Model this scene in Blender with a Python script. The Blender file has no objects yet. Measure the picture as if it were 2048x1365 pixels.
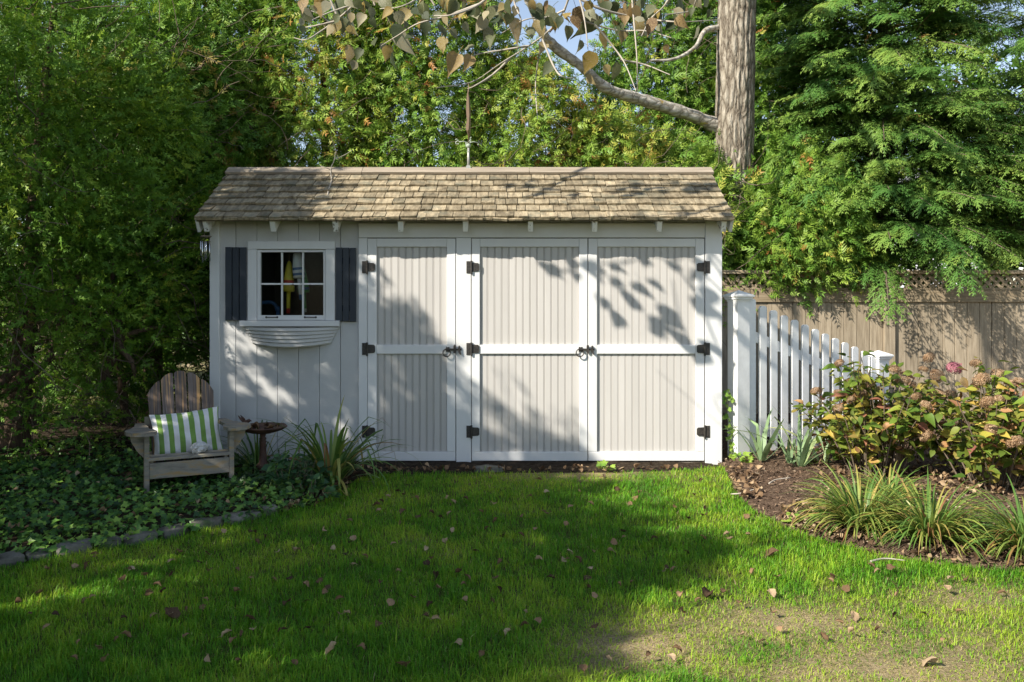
import bpy, bmesh, math, random
import numpy as np
from mathutils import Vector, Matrix, Quaternion

R = math.radians
rng = np.random.default_rng(11)
random.seed(5)
SC = bpy.context.scene
COL = SC.collection

# ------------------------------------------------------------------ camera, sky, sun, exposure
CAM_Y, CAM_H, FPX, VPX, HOR = -7.0, 1.38, 1673.0, 1033.0, 600.0
cam_d = bpy.data.cameras.new('camera')
cam_d.sensor_width = 36.0
cam_d.lens = 36.0 * FPX / 2048.0
cam_d.shift_x = -(VPX - 1024.0) / 2048.0
cam_d.shift_y = -(682.5 - HOR) / 2048.0
cam_d.clip_start, cam_d.clip_end = 0.05, 600.0
cam = bpy.data.objects.new('camera', cam_d)
cam.location = (0, CAM_Y, CAM_H)
cam.rotation_euler = (R(90), 0, 0)
COL.objects.link(cam)
SC.camera = cam

SUN_EL, SUN_AZ = R(35.0), R(54.0)          # azimuth measured from the shed's front towards the left
TO_SUN = Vector((-math.cos(SUN_EL) * math.sin(SUN_AZ), -math.cos(SUN_EL) * math.cos(SUN_AZ), math.sin(SUN_EL)))
W = bpy.data.worlds.new('World')
SC.world = W
W.use_nodes = True
wn = W.node_tree.nodes
bg = wn['Background']
sky = wn.new('ShaderNodeTexSky')
sky.sky_type = 'NISHITA'
sky.sun_disc = False
sky.sun_elevation = SUN_EL
sky.sun_rotation = math.atan2(TO_SUN.x, TO_SUN.y)
sky.air_density, sky.dust_density, sky.ozone_density = 1.0, 0.4, 1.0
hsv = wn.new('ShaderNodeHueSaturation')
hsv.inputs['Saturation'].default_value = 0.78
W.node_tree.links.new(sky.outputs[0], hsv.inputs['Color'])
W.node_tree.links.new(hsv.outputs[0], bg.inputs[0])
bg.inputs[1].default_value = 0.113
sun_d = bpy.data.lights.new('sun', 'SUN')
sun_d.energy = 5.0
sun_d.angle = R(0.53)
sun_d.color = (1.0, 0.93, 0.815)
sun = bpy.data.objects.new('sun', sun_d)
sun.rotation_euler = (-TO_SUN).to_track_quat('-Z', 'Y').to_euler()
sun.location = TO_SUN * 30
COL.objects.link(sun)

vs = SC.view_settings
SC.display_settings.display_device = 'sRGB'
vs.view_transform = 'Standard'
vs.look = 'None'
vs.exposure = 0.86
vs.gamma = 1.0
vs.use_curve_mapping = False
SC.render.engine = 'CYCLES'
cy = SC.cycles
cy.use_denoising = True
cy.max_bounces = 8
cy.diffuse_bounces = 4
cy.transmission_bounces = 4
cy.transparent_max_bounces = 8
cy.caustics_reflective = cy.caustics_refractive = False
cy.sample_clamp_indirect = 6.0
SC.render.filter_size = 1.0

# ------------------------------------------------------------------ helpers
def P(px, py, y):
    Z = y - CAM_Y
    return Vector(((px - VPX) * Z / FPX, y, CAM_H + (HOR - py) * Z / FPX))

def G(px, py, z=0.0):
    Z = FPX * (CAM_H - z) / (py - HOR)
    return Vector(((px - VPX) * Z / FPX, CAM_Y + Z, z))

def tag(o, label=None, cat=None, group=None, kind=None):
    if label: o['label'] = label
    if cat: o['category'] = cat
    if group: o['group'] = group
    if kind: o['kind'] = kind
    return o

def thing(name, label, cat, loc=(0, 0, 0), rz=0.0, group=None):
    o = bpy.data.objects.new(name, None)
    o.empty_display_size = 0.1
    o.location = loc
    o.rotation_euler = (0, 0, rz)
    COL.objects.link(o)
    return tag(o, label, cat, group)

def copy_tree(o, parent=None):
    c = o.copy()
    COL.objects.link(c)
    c.parent = parent
    for ch in list(o.children):
        copy_tree(ch, c)
    return c

def link(name, me, parent=None, loc=(0, 0, 0)):
    o = bpy.data.objects.new(name, me)
    COL.objects.link(o)
    o.parent = parent
    o.location = loc
    return o

def np_mesh(name, V, F, mat, smooth=False, attrs=None):
    """V (n,3), F (m,k) with k = 3 or 4."""
    V = np.ascontiguousarray(V, dtype=np.float32)
    F = np.ascontiguousarray(F, dtype=np.int32)
    me = bpy.data.meshes.new(name)
    k = F.shape[1]
    me.vertices.add(len(V))
    me.vertices.foreach_set('co', V.ravel())
    me.loops.add(F.size)
    me.loops.foreach_set('vertex_index', F.ravel())
    me.polygons.add(len(F))
    me.polygons.foreach_set('loop_start', np.arange(0, F.size, k, dtype=np.int32))
    me.polygons.foreach_set('loop_total', np.full(len(F), k, dtype=np.int32))
    if smooth:
        me.polygons.foreach_set('use_smooth', np.ones(len(F), dtype=bool))
    for an, av in (attrs or {}).items():
        a = me.attributes.new(an, 'FLOAT', 'POINT')
        a.data.foreach_set('value', np.ascontiguousarray(av, dtype=np.float32))
    me.update(calc_edges=True)
    me.materials.append(mat)
    return me

class MB:
    """Collects shapes; build() links them as one mesh object."""
    def __init__(s, org=(0, 0, 0)):
        s.v, s.f, s.o = [], [], Vector(org)
    def add(s, V, F):
        n = len(s.v)
        s.v += [tuple(Vector(p) - s.o) for p in V]
        s.f += [tuple(n + int(i) for i in f) for f in F]
        return s
    def box(s, x0, x1, y0, y1, z0, z1, c=0.0):
        """box; c chamfers the four edges that run along the longest axis' front"""
        if c > 0:
            return s.cham(x0, x1, y0, y1, z0, z1, c)
        V = [(x, y, z) for z in (z0, z1) for y in (y0, y1) for x in (x0, x1)]
        return s.add(V, [(0, 2, 3, 1), (4, 5, 7, 6), (0, 1, 5, 4), (2, 6, 7, 3), (0, 4, 6, 2), (1, 3, 7, 5)])
    def cham(s, x0, x1, y0, y1, z0, z1, c):
        """box whose front (low y) face is chamfered all round"""
        V = [(x0 + c, y0, z0 + c), (x1 - c, y0, z0 + c), (x1 - c, y0, z1 - c), (x0 + c, y0, z1 - c),
             (x0, y0 + c, z0), (x1, y0 + c, z0), (x1, y0 + c, z1), (x0, y0 + c, z1),
             (x0, y1, z0), (x1, y1, z0), (x1, y1, z1), (x0, y1, z1)]
        F = [(0, 1, 2, 3), (0, 4, 5, 1), (1, 5, 6, 2), (2, 6, 7, 3), (3, 7, 4, 0),
             (4, 8, 9, 5), (5, 9, 10, 6), (6, 10, 11, 7), (7, 11, 8, 4), (8, 11, 10, 9)]
        return s.add(V, F)
    def prism(s, poly, axis, a, b):
        """extrude a 2D polygon along axis ('x','y','z') from a to b"""
        n = len(poly)
        def mk(p, t):
            return {'x': (t, p[0], p[1]), 'y': (p[0], t, p[1]), 'z': (p[0], p[1], t)}[axis]
        V = [mk(p, a) for p in poly] + [mk(p, b) for p in poly]
        F = [tuple(range(n - 1, -1, -1)), tuple(range(n, 2 * n))]
        F += [(i, (i + 1) % n, n + (i + 1) % n, n + i) for i in range(n)]
        return s.add(V, F)
    def tube(s, path, rad, k=6, cap=True):
        V, F = tube_np(path, rad, k)
        n = len(path)
        F = [tuple(f) for f in F]
        if cap:
            F += [tuple(range(k - 1, -1, -1)), tuple(range((n - 1) * k, n * k))]
        return s.add(V, F)
    def lathe(s, c, prof, k=16, wob=0.0):
        """profile [(r, z)...] turned round the vertical through c"""
        V, F = [], []
        for r, z in prof:
            for i in range(k):
                a = 2 * math.pi * i / k
                rr = r * (1 + wob * math.cos(8 * a))
                V.append((c[0] + rr * math.cos(a), c[1] + rr * math.sin(a), c[2] + z))
        for j in range(len(prof) - 1):
            for i in range(k):
                F.append((j * k + i, j * k + (i + 1) % k, (j + 1) * k + (i + 1) % k, (j + 1) * k + i))
        F.append(tuple(range(k - 1, -1, -1)))
        F.append(tuple(range((len(prof) - 1) * k, len(prof) * k)))
        return s.add(V, F)
    def xf(s, M):
        s.v = [tuple(M @ Vector(p)) for p in s.v]
        return s
    def mesh(s, name, mat, smooth=False):
        me = bpy.data.meshes.new(name)
        me.from_pydata(s.v, [], s.f)
        me.update()
        if smooth:
            me.polygons.foreach_set('use_smooth', [True] * len(me.polygons))
        for m in (mat if isinstance(mat, (list, tuple)) else [mat]):
            me.materials.append(m)
        return me
    def build(s, name, mat, parent=None, smooth=False, loc=(0, 0, 0)):
        return link(name, s.mesh(name, mat, smooth), parent, loc)

def tube_np(path, rad, k=5):
    path = np.asarray([tuple(p) for p in path], dtype=float)
    n = len(path)
    rad = np.broadcast_to(np.asarray(rad, dtype=float), (n,))
    T = np.gradient(path, axis=0)
    T /= np.linalg.norm(T, axis=1)[:, None] + 1e-9
    ref = np.array([0.0, 0.0, 1.0]) if abs(T[0][2]) < 0.8 else np.array([1.0, 0.0, 0.0])
    V = []
    u = np.cross(T[0], ref); u /= np.linalg.norm(u)
    for i in range(n):
        u = u - T[i] * u.dot(T[i]); u /= np.linalg.norm(u) + 1e-9
        w = np.cross(T[i], u)
        a = np.arange(k) * 2 * math.pi / k
        V.append(path[i] + rad[i] * (np.cos(a)[:, None] * u + np.sin(a)[:, None] * w))
    V = np.concatenate(V)
    F = []
    for j in range(n - 1):
        for i in range(k):
            F.append((j * k + i, j * k + (i + 1) % k, (j + 1) * k + (i + 1) % k, (j + 1) * k + i))
    return V, np.array(F)

def smooth_path(pts, n=24):
    """Catmull-Rom through the given points"""
    pts = [np.array(tuple(p), dtype=float) for p in pts]
    pts = [2 * pts[0] - pts[1]] + pts + [2 * pts[-1] - pts[-2]]
    out = []
    m = len(pts) - 3
    for q in np.linspace(0, m - 1e-6, n):
        i = int(q); t = q - i
        a, b, c, d = pts[i:i + 4]
        out.append(0.5 * ((2 * b) + (-a + c) * t + (2 * a - 5 * b + 4 * c - d) * t * t + (-a + 3 * b - 3 * c + d) * t ** 3))
    return np.array(out)

_lat = rng.random((64, 64, 8))
def vnoise(x, y, ch=0):
    """smooth value noise on a 64-cell torus, 0..1"""
    xi, yi = np.floor(x).astype(int), np.floor(y).astype(int)
    fx, fy = x - xi, y - yi
    fx, fy = fx * fx * (3 - 2 * fx), fy * fy * (3 - 2 * fy)
    L = _lat[:, :, ch]
    a, b = L[xi % 64, yi % 64], L[(xi + 1) % 64, yi % 64]
    c, d = L[xi % 64, (yi + 1) % 64], L[(xi + 1) % 64, (yi + 1) % 64]
    return (a * (1 - fx) + b * fx) * (1 - fy) + (c * (1 - fx) + d * fx) * fy

def fbm(x, y, ch=0, o=4):
    s, a, t = 0, 0.5, 0
    for i in range(o):
        s = s + a * vnoise(x * 2 ** i + 7.3 * i, y * 2 ** i + 3.1 * i, (ch + i) % 8); t += a; a *= 0.5
    return s / t

def inpoly(x, y, poly):
    r = np.zeros(len(x), bool)
    n = len(poly)
    for i in range(n):
        x0, y0 = poly[i][0], poly[i][1]
        x1, y1 = poly[(i + 1) % n][0], poly[(i + 1) % n][1]
        c = ((y0 > y) != (y1 > y)) & (x < (x1 - x0) * (y - y0) / (y1 - y0 + 1e-12) + x0)
        r ^= c
    return r

def polydist(x, y, line):
    d = np.full(len(x), 1e9)
    for (a, b) in zip(line[:-1], line[1:]):
        ax, ay, bx, by = a[0], a[1], b[0], b[1]
        L2 = (bx - ax) ** 2 + (by - ay) ** 2 + 1e-12
        t = np.clip(((x - ax) * (bx - ax) + (y - ay) * (by - ay)) / L2, 0, 1)
        d = np.minimum(d, np.hypot(x - ax - t * (bx - ax), y - ay - t * (by - ay)))
    return d

def norm(a):
    return a / (np.linalg.norm(a, axis=-1, keepdims=True) + 1e-9)

# ------------------------------------------------------------------ materials
def _new(name):
    m = bpy.data.materials.new(name)
    m.use_nodes = True
    nt = m.node_tree
    return m, nt, nt.nodes['Principled BSDF'], nt.nodes['Material Output']

def _ramp(nt, stops):
    r = nt.nodes.new('ShaderNodeValToRGB')
    e = r.color_ramp.elements
    while len(e) < len(stops):
        e.new(0.5)
    for i, (p, c) in enumerate(stops):
        e[i].position = p
        e[i].color = (*c, 1.0)
    return r

def _coord(nt, rand=True, stretch=(1, 1, 1)):
    tc = nt.nodes.new('ShaderNodeTexCoord')
    mp = nt.nodes.new('ShaderNodeMapping')
    mp.inputs['Scale'].default_value = stretch
    nt.links.new(tc.outputs['Object'], mp.inputs['Vector'])
    if rand:
        oi = nt.nodes.new('ShaderNodeObjectInfo')
        mu = nt.nodes.new('ShaderNodeMath'); mu.operation = 'MULTIPLY'; mu.inputs[1].default_value = 37.0
        nt.links.new(oi.outputs['Random'], mu.inputs[0])
        cx = nt.nodes.new('ShaderNodeCombineXYZ')
        for i in range(3):
            nt.links.new(mu.outputs[0], cx.inputs[i])
        nt.links.new(cx.outputs[0], mp.inputs['Location'])
    return mp

def _noise(nt, vec, scale, detail=6, rough=0.6):
    n = nt.nodes.new('ShaderNodeTexNoise')
    n.inputs['Scale'].default_value = scale
    n.inputs['Detail'].default_value = detail
    n.inputs['Roughness'].default_value = rough
    nt.links.new(vec.outputs[0], n.inputs['Vector'])
    return n

def _bump(nt, src, bsdf, strength, dist=0.01):
    b = nt.nodes.new('ShaderNodeBump')
    b.inputs['Strength'].default_value = strength
    b.inputs['Distance'].default_value = dist
    nt.links.new(src, b.inputs['Height'])
    nt.links.new(b.outputs[0], bsdf.inputs['Normal'])
    return b

def surf(name, stops, rough=0.6, nscale=6.0, stretch=(1, 1, 1), bump=0.15, bscale=30.0, bstretch=None, bdist=0.004,
         spec=0.3, metal=0.0, vary=0.0, detail=6, stain=None):
    """noise-driven colour along stops, a bump of its own, a brightness that varies from object to object"""
    m, nt, b, out = _new(name)
    mp = _coord(nt, True, stretch)
    n = _noise(nt, mp, nscale, detail)
    r = _ramp(nt, stops)
    nt.links.new(n.outputs[0], r.inputs[0])
    col = r.outputs[0]
    if stain:
        n3 = _noise(nt, _coord(nt, True, stain.get('stretch', (1, 1, 1))), stain['scale'], 5, 0.65)
        r3 = _ramp(nt, [(stain['lo'], (0, 0, 0)), (stain['hi'], (1, 1, 1))])
        nt.links.new(n3.outputs[0], r3.inputs[0])
        mx = nt.nodes.new('ShaderNodeMix'); mx.data_type = 'RGBA'
        nt.links.new(r3.outputs[0], mx.inputs[0])
        nt.links.new(col, mx.inputs[6])
        mx.inputs[7].default_value = (*stain['col'], 1)
        col = mx.outputs[2]
    if vary:
        oi = nt.nodes.new('ShaderNodeObjectInfo')
        mr = nt.nodes.new('ShaderNodeMapRange')
        mr.inputs[3].default_value = 1 - vary
        mr.inputs[4].default_value = 1 + vary
        nt.links.new(oi.outputs['Random'], mr.inputs[0])
        hs = nt.nodes.new('ShaderNodeHueSaturation')
        nt.links.new(mr.outputs[0], hs.inputs['Value'])
        nt.links.new(col, hs.inputs['Color'])
        col = hs.outputs[0]
    nt.links.new(col, b.inputs['Base Color'])
    b.inputs['Roughness'].default_value = rough
    b.inputs['Specular IOR Level'].default_value = spec
    b.inputs['Metallic'].default_value = metal
    if bump:
        n2 = _noise(nt, _coord(nt, True, bstretch or stretch), bscale, 5)
        _bump(nt, n2.outputs[0], b, bump, bdist)
    return m

def leafy(name, stops, transl=0.35, rough=0.55, spec=0.25, source='tint', bump=0.0):
    """leaf colour along stops driven by the mesh's own tint (or by a per-object random), light passing through the blade"""
    m, nt, b, out = _new(name)
    r = _ramp(nt, stops)
    if source == 'tint':
        a = nt.nodes.new('ShaderNodeAttribute'); a.attribute_name = 'tint'
        nt.links.new(a.outputs['Fac'], r.inputs[0])
    else:
        oi = nt.nodes.new('ShaderNodeObjectInfo')
        n = _noise(nt, _coord(nt), 18.0, 4)
        ad = nt.nodes.new('ShaderNodeMath'); ad.operation = 'MULTIPLY_ADD'
        ad.inputs[1].default_value = 0.5
        nt.links.new(n.outputs[0], ad.inputs[0])
        mu = nt.nodes.new('ShaderNodeMath'); mu.operation = 'SUBTRACT'; mu.inputs[1].default_value = 0.25
        nt.links.new(oi.outputs['Random'], mu.inputs[0])
        nt.links.new(mu.outputs[0], ad.inputs[2])
        nt.links.new(ad.outputs[0], r.inputs[0])
    nt.links.new(r.outputs[0], b.inputs['Base Color'])
    b.inputs['Roughness'].default_value = rough
    b.inputs['Specular IOR Level'].default_value = spec
    t = nt.nodes.new('ShaderNodeBsdfTranslucent')
    hs = nt.nodes.new('ShaderNodeHueSaturation')
    hs.inputs['Value'].default_value = 1.3
    hs.inputs['Hue'].default_value = 0.485
    nt.links.new(r.outputs[0], hs.inputs['Color'])
    nt.links.new(hs.outputs[0], t.inputs['Color'])
    mx = nt.nodes.new('ShaderNodeMixShader')
    mx.inputs[0].default_value = transl
    nt.links.new(b.outputs[0], mx.inputs[1])
    nt.links.new(t.outputs[0], mx.inputs[2])
    nt.links.new(mx.outputs[0], out.inputs['Surface'])
    if bump:
        n2 = _noise(nt, _coord(nt), 60.0, 3)
        _bump(nt, n2.outputs[0], b, bump, 0.003)
    return m

def plain(name, c, rough=0.5, spec=0.3, metal=0.0, bump=0.1, bscale=60, vary=0.06):
    c = np.array(c)
    return surf(name, [(0.3, tuple(c * 0.88)), (0.7, tuple(np.minimum(c * 1.08, 0.95)))], rough, 7.0, spec=spec, metal=metal, bump=bump, bscale=bscale, vary=vary)

MT = {}
MT['white'] = surf('white_paint', [(0.3, (0.635, 0.635, 0.63)), (0.7, (0.705, 0.705, 0.70))], 0.5, 3.0, (1, 1, 0.3), 0.10, 40, spec=0.35, vary=0.015,
                   stain=dict(scale=2.2, lo=0.66, hi=0.92, col=(0.56, 0.55, 0.50), stretch=(1, 1, 0.5)))
MT['whitepost'] = plain('white_vinyl', (0.80, 0.80, 0.79), 0.35, 0.4, bump=0.04, vary=0.02)
MT['peeling'] = surf('peeling_white_paint', [(0.36, (0.18, 0.16, 0.14)), (0.42, (0.78, 0.78, 0.76)), (0.8, (0.82, 0.82, 0.80))], 0.65, 26, (1, 1, 0.7), 0.35, 40, spec=0.2)
MT['siding'] = surf('grey_siding', [(0.3, (0.47, 0.47, 0.465)), (0.7, (0.55, 0.55, 0.54))], 0.6, 3.0, (1, 1, 1), 0.30, 9, (2, 2, 40), 0.004, spec=0.25, vary=0.02,
                    stain=dict(scale=3.0, lo=0.62, hi=0.95, col=(0.42, 0.42, 0.39), stretch=(2, 1, 0.4)))
MT['bead'] = surf('greige_bead_board', [(0.3, (0.47, 0.45, 0.425)), (0.7, (0.52, 0.50, 0.475))], 0.5, 2.5, (1, 1, 0.4), 0.08, 30, (3, 3, 0.4), spec=0.3, vary=0.025)
MT['cedar_trim'] = surf('raw_wood_sill', [(0.3, (0.10, 0.085, 0.065)), (0.7, (0.22, 0.19, 0.15))], 0.8, 9, (0.3, 4, 4), 0.3, 40, spec=0.1)
MT['navy'] = surf('navy_paint', [(0.3, (0.025, 0.032, 0.044)), (0.7, (0.037, 0.046, 0.060))], 0.5, 8, (1, 1, 0.2), 0.25, 18, (4, 4, 0.5), spec=0.3, vary=0.1)
MT['iron'] = surf('black_iron', [(0.35, (0.018, 0.017, 0.016)), (0.72, (0.06, 0.05, 0.042))], 0.5, 50, bump=0.3, bscale=120, spec=0.45)
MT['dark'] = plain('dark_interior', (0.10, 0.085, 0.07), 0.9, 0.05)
MT['shingle'] = surf('weathered_cedar_shingle', [(0.28, (0.120, 0.098, 0.066)), (0.5, (0.275, 0.226, 0.150)), (0.74, (0.43, 0.36, 0.24))], 0.85, 6, (5, 1.2, 1.2), 0.7, 22, (7, 1, 1), 0.006, spec=0.08, vary=0.28,
                     stain=dict(scale=5.0, lo=0.50, hi=0.70, col=(0.16, 0.155, 0.115)))
MT['ridge'] = surf('ridge_board_wood', [(0.3, (0.22, 0.185, 0.14)), (0.7, (0.38, 0.32, 0.25))], 0.8, 5, (0.5, 6, 6), 0.3, 30, (0.5, 6, 6), spec=0.1)
MT['fence'] = surf('weathered_fence_wood', [(0.25, (0.17, 0.135, 0.092)), (0.5, (0.30, 0.248, 0.18)), (0.8, (0.42, 0.355, 0.265))], 0.8, 6, (9, 9, 0.7), 0.4, 22, (8, 8, 0.5), 0.004, spec=0.1, vary=0.14)
MT['fencex'] = surf('weathered_fence_rail', [(0.25, (0.17, 0.13, 0.085)), (0.5, (0.29, 0.23, 0.155)), (0.8, (0.39, 0.32, 0.225))], 0.8, 6, (0.8, 8, 8), 0.4, 22, (0.6, 8, 8), 0.004, spec=0.1, vary=0.1)
MT['chair'] = surf('weathered_chair_wood', [(0.30, (0.06, 0.05, 0.048)), (0.42, (0.19, 0.155, 0.135)), (0.50, (0.11, 0.085, 0.075)), (0.58, (0.24, 0.17, 0.12)), (0.68, (0.50, 0.29, 0.12))], 0.7, 3.6, (15, 0.5, 0.5), 0.4, 20, (9, 0.5, 0.5), 0.004, spec=0.2, vary=0.2, detail=1.5)
MT['chairx'] = surf('weathered_chair_arm', [(0.30, (0.17, 0.15, 0.125)), (0.52, (0.29, 0.265, 0.22)), (0.66, (0.36, 0.25, 0.12))], 0.75, 5, (1.5, 6, 6), 0.4, 20, (1, 7, 7), 0.004, spec=0.15, vary=0.12,
                    stain=dict(scale=6.0, lo=0.55, hi=0.7, col=(0.20, 0.215, 0.15)))
MT['rust'] = surf('rusty_cast_iron', [(0.3, (0.05, 0.028, 0.022)), (0.7, (0.13, 0.07, 0.05))], 0.65, 14, bump=0.4, bscale=60, spec=0.3)
MT['verdigris'] = surf('verdigris_metal', [(0.3, (0.25, 0.31, 0.25)), (0.7, (0.42, 0.47, 0.38))], 0.7, 40, bump=0.3, bscale=80, spec=0.2)
MT['pole'] = plain('grey_metal_pole', (0.40, 0.40, 0.37), 0.45, 0.4, 0.3)
MT['brownrod'] = plain('brown_vane', (0.22, 0.15, 0.10), 0.6, 0.3)
MT['alu'] = plain('aluminium_tube', (0.62, 0.63, 0.64), 0.25, 0.5, 0.9, bump=0.0)
MT['string'] = plain('dark_cord', (0.12, 0.10, 0.07), 0.9, 0.05)
MT['bark'] = surf('grey_ridged_bark', [(0.34, (0.11, 0.09, 0.068)), (0.48, (0.27, 0.235, 0.185)), (0.72, (0.40, 0.355, 0.29))], 0.9, 6.0, (3.6, 3.6, 1.5), 1.0, 10, (4.5, 4.5, 2.2), 0.03, spec=0.06)
def bark_mat(name, sc_, stretch, cols, bd, lich=None):
    m, nt, b, out = _new(name)
    mp = _coord(nt, False, stretch)
    nz = _noise(nt, mp, sc_ * 0.5, 5)
    mx = nt.nodes.new('ShaderNodeMix'); mx.data_type = 'VECTOR'; mx.inputs[0].default_value = 0.10
    nt.links.new(mp.outputs[0], mx.inputs[4]); nt.links.new(nz.outputs[1], mx.inputs[5])
    v = nt.nodes.new('ShaderNodeTexVoronoi'); v.feature = 'DISTANCE_TO_EDGE'; v.inputs['Scale'].default_value = sc_
    nt.links.new(mx.outputs[1], v.inputs['Vector'])
    n2 = _noise(nt, mp, sc_ * 4, 6, 0.7)
    ad = nt.nodes.new('ShaderNodeMath'); ad.operation = 'MULTIPLY_ADD'; ad.inputs[1].default_value = 0.22
    nt.links.new(n2.outputs[0], ad.inputs[0]); nt.links.new(v.outputs['Distance'], ad.inputs[2])
    r = _ramp(nt, cols)
    nt.links.new(ad.outputs[0], r.inputs[0])
    col = r.outputs[0]
    if lich:
        n3 = _noise(nt, mp, lich[0], 5); r3 = _ramp(nt, [(lich[1], (0, 0, 0)), (lich[1] + 0.08, (1, 1, 1))])
        nt.links.new(n3.outputs[0], r3.inputs[0])
        m3 = nt.nodes.new('ShaderNodeMix'); m3.data_type = 'RGBA'; m3.inputs[7].default_value = (*lich[2], 1)
        nt.links.new(r3.outputs[0], m3.inputs[0]); nt.links.new(col, m3.inputs[6]); col = m3.outputs[2]
    nt.links.new(col, b.inputs['Base Color'])
    b.inputs['Roughness'].default_value = 0.92
    b.inputs['Specular IOR Level'].default_value = 0.05
    _bump(nt, ad.outputs[0], b, 1.0, bd)
    return m
MT['bark'] = bark_mat('grey_plated_bark', 16.0, (1.0, 1.0, 0.26), [(0.09, (0.075, 0.060, 0.045)), (0.16, (0.195, 0.165, 0.128)), (0.30, (0.30, 0.265, 0.21)), (0.50, (0.40, 0.36, 0.295))], 0.06)
MT['limbbark_unused'] = surf('grey_lichened_bark', [(0.3, (0.15, 0.135, 0.11)), (0.6, (0.34, 0.31, 0.26)), (0.8, (0.42, 0.39, 0.33))], 0.9, 9.0, (1.5, 4, 4), 0.7, 14, (1.5, 4, 4), 0.012, spec=0.06,
                      stain=dict(scale=9.0, lo=0.64, hi=0.72, col=(0.36, 0.24, 0.06)))
MT['twig'] = plain('pale_twig', (0.40, 0.36, 0.30), 0.8, 0.1, bump=0.2)
MT['deadtwig'] = plain('brown_dead_twig', (0.17, 0.135, 0.10), 0.85, 0.1, bump=0.2)
MT['redbark'] = surf('red_brown_bark', [(0.3, (0.06, 0.042, 0.032)), (0.7, (0.17, 0.12, 0.085))], 0.9, 6, (7, 7, 0.6), 0.7, 12, (7, 7, 0.6), 0.01, spec=0.05)
MT['stone'] = surf('mossy_grey_stone', [(0.3, (0.060, 0.057, 0.046)), (0.7, (0.21, 0.20, 0.17))], 0.85, 8, bump=0.7, bscale=22, bdist=0.01, spec=0.1, vary=0.15,
                   stain=dict(scale=7.0, lo=0.52, hi=0.66, col=(0.07, 0.10, 0.045)))
MT['shellrock'] = surf('pale_shell', [(0.3, (0.40, 0.39, 0.37)), (0.65, (0.72, 0.71, 0.69))], 0.8, 30, bump=0.8, bscale=50, bdist=0.01, spec=0.2)
MT['clap'] = plain('pale_clapboard', (0.72, 0.72, 0.76), 0.6, 0.2)
MT['roofgrey'] = plain('grey_roofing', (0.25, 0.25, 0.26), 0.9, 0.1)

MT['limbbark'] = bark_mat('grey_lichened_bark', 15.0, (0.55, 1.0, 1.0), [(0.08, (0.15, 0.13, 0.10)), (0.18, (0.33, 0.30, 0.25)), (0.40, (0.50, 0.47, 0.41))], 0.02, (7.0, 0.62, (0.36, 0.25, 0.07)))

# foliage
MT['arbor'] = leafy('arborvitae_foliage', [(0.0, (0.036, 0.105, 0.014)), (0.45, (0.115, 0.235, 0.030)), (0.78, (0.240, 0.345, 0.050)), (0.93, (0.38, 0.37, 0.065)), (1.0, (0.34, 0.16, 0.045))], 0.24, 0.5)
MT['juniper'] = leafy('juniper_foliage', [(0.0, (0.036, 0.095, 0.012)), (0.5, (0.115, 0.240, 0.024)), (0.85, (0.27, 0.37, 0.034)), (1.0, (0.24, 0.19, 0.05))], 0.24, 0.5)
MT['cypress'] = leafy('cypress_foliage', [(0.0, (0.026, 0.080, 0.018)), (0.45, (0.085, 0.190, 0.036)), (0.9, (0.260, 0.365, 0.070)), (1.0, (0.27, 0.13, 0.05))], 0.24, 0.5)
MT['grass'] = leafy('grass_blades', [(0.0, (0.042, 0.170, 0.011)), (0.35, (0.125, 0.330, 0.016)), (0.62, (0.330, 0.470, 0.036)), (0.80, (0.46, 0.40, 0.14)), (1.0, (0.66, 0.54, 0.31))], 0.38, 0.5, 0.25)
MT['ivy'] = leafy('ivy_leaves', [(0.0, (0.022, 0.065, 0.020)), (0.4, (0.065, 0.165, 0.030)), (0.75, (0.18, 0.33, 0.045)), (1.0, (0.30, 0.43, 0.07))], 0.25, 0.42, 0.35)
MT['liriope'] = leafy('strap_leaves', [(0.0, (0.045, 0.105, 0.022)), (0.5, (0.115, 0.220, 0.042)), (0.8, (0.26, 0.315, 0.065)), (0.92, (0.40, 0.32, 0.09)), (1.0, (0.24, 0.125, 0.05))], 0.30, 0.4, 0.4)
MT['iris'] = leafy('iris_leaves', [(0.0, (0.17, 0.27, 0.13)), (0.6, (0.29, 0.41, 0.20)), (1.0, (0.44, 0.46, 0.18))], 0.30, 0.45, 0.3)
MT['hydrangea'] = leafy('hydrangea_leaves', [(0.0, (0.085, 0.165, 0.022)), (0.30, (0.185, 0.270, 0.036)), (0.46, (0.36, 0.35, 0.054)), (0.64, (0.50, 0.36, 0.075)), (0.84, (0.40, 0.21, 0.095)), (1.0, (0.29, 0.11, 0.085))], 0.30, 0.45, 0.3, 'random', 0.3)
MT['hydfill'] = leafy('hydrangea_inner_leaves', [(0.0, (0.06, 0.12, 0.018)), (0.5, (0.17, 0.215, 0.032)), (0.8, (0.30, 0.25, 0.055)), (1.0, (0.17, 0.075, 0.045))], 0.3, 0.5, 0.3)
MT['floret'] = leafy('dried_florets', [(0.0, (0.20, 0.115, 0.06)), (0.5, (0.38, 0.25, 0.145)), (1.0, (0.52, 0.38, 0.25))], 0.25, 0.7, 0.1)
MT['pinkfloret'] = leafy('pink_florets', [(0.0, (0.26, 0.07, 0.10)), (1.0, (0.50, 0.22, 0.26))], 0.25, 0.6, 0.15)
MT['poplar'] = leafy('autumn_heart_leaves', [(0.0, (0.040, 0.058, 0.026)), (0.25, (0.095, 0.110, 0.045)), (0.40, (0.16, 0.165, 0.085)), (0.55, (0.34, 0.33, 0.23)), (0.68, (0.36, 0.29, 0.16)), (0.80, (0.27, 0.20, 0.035)), (0.92, (0.35, 0.25, 0.12)), (1.0, (0.15, 0.09, 0.04))], 0.35, 0.5, 0.3, 'random', 0.3)
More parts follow.
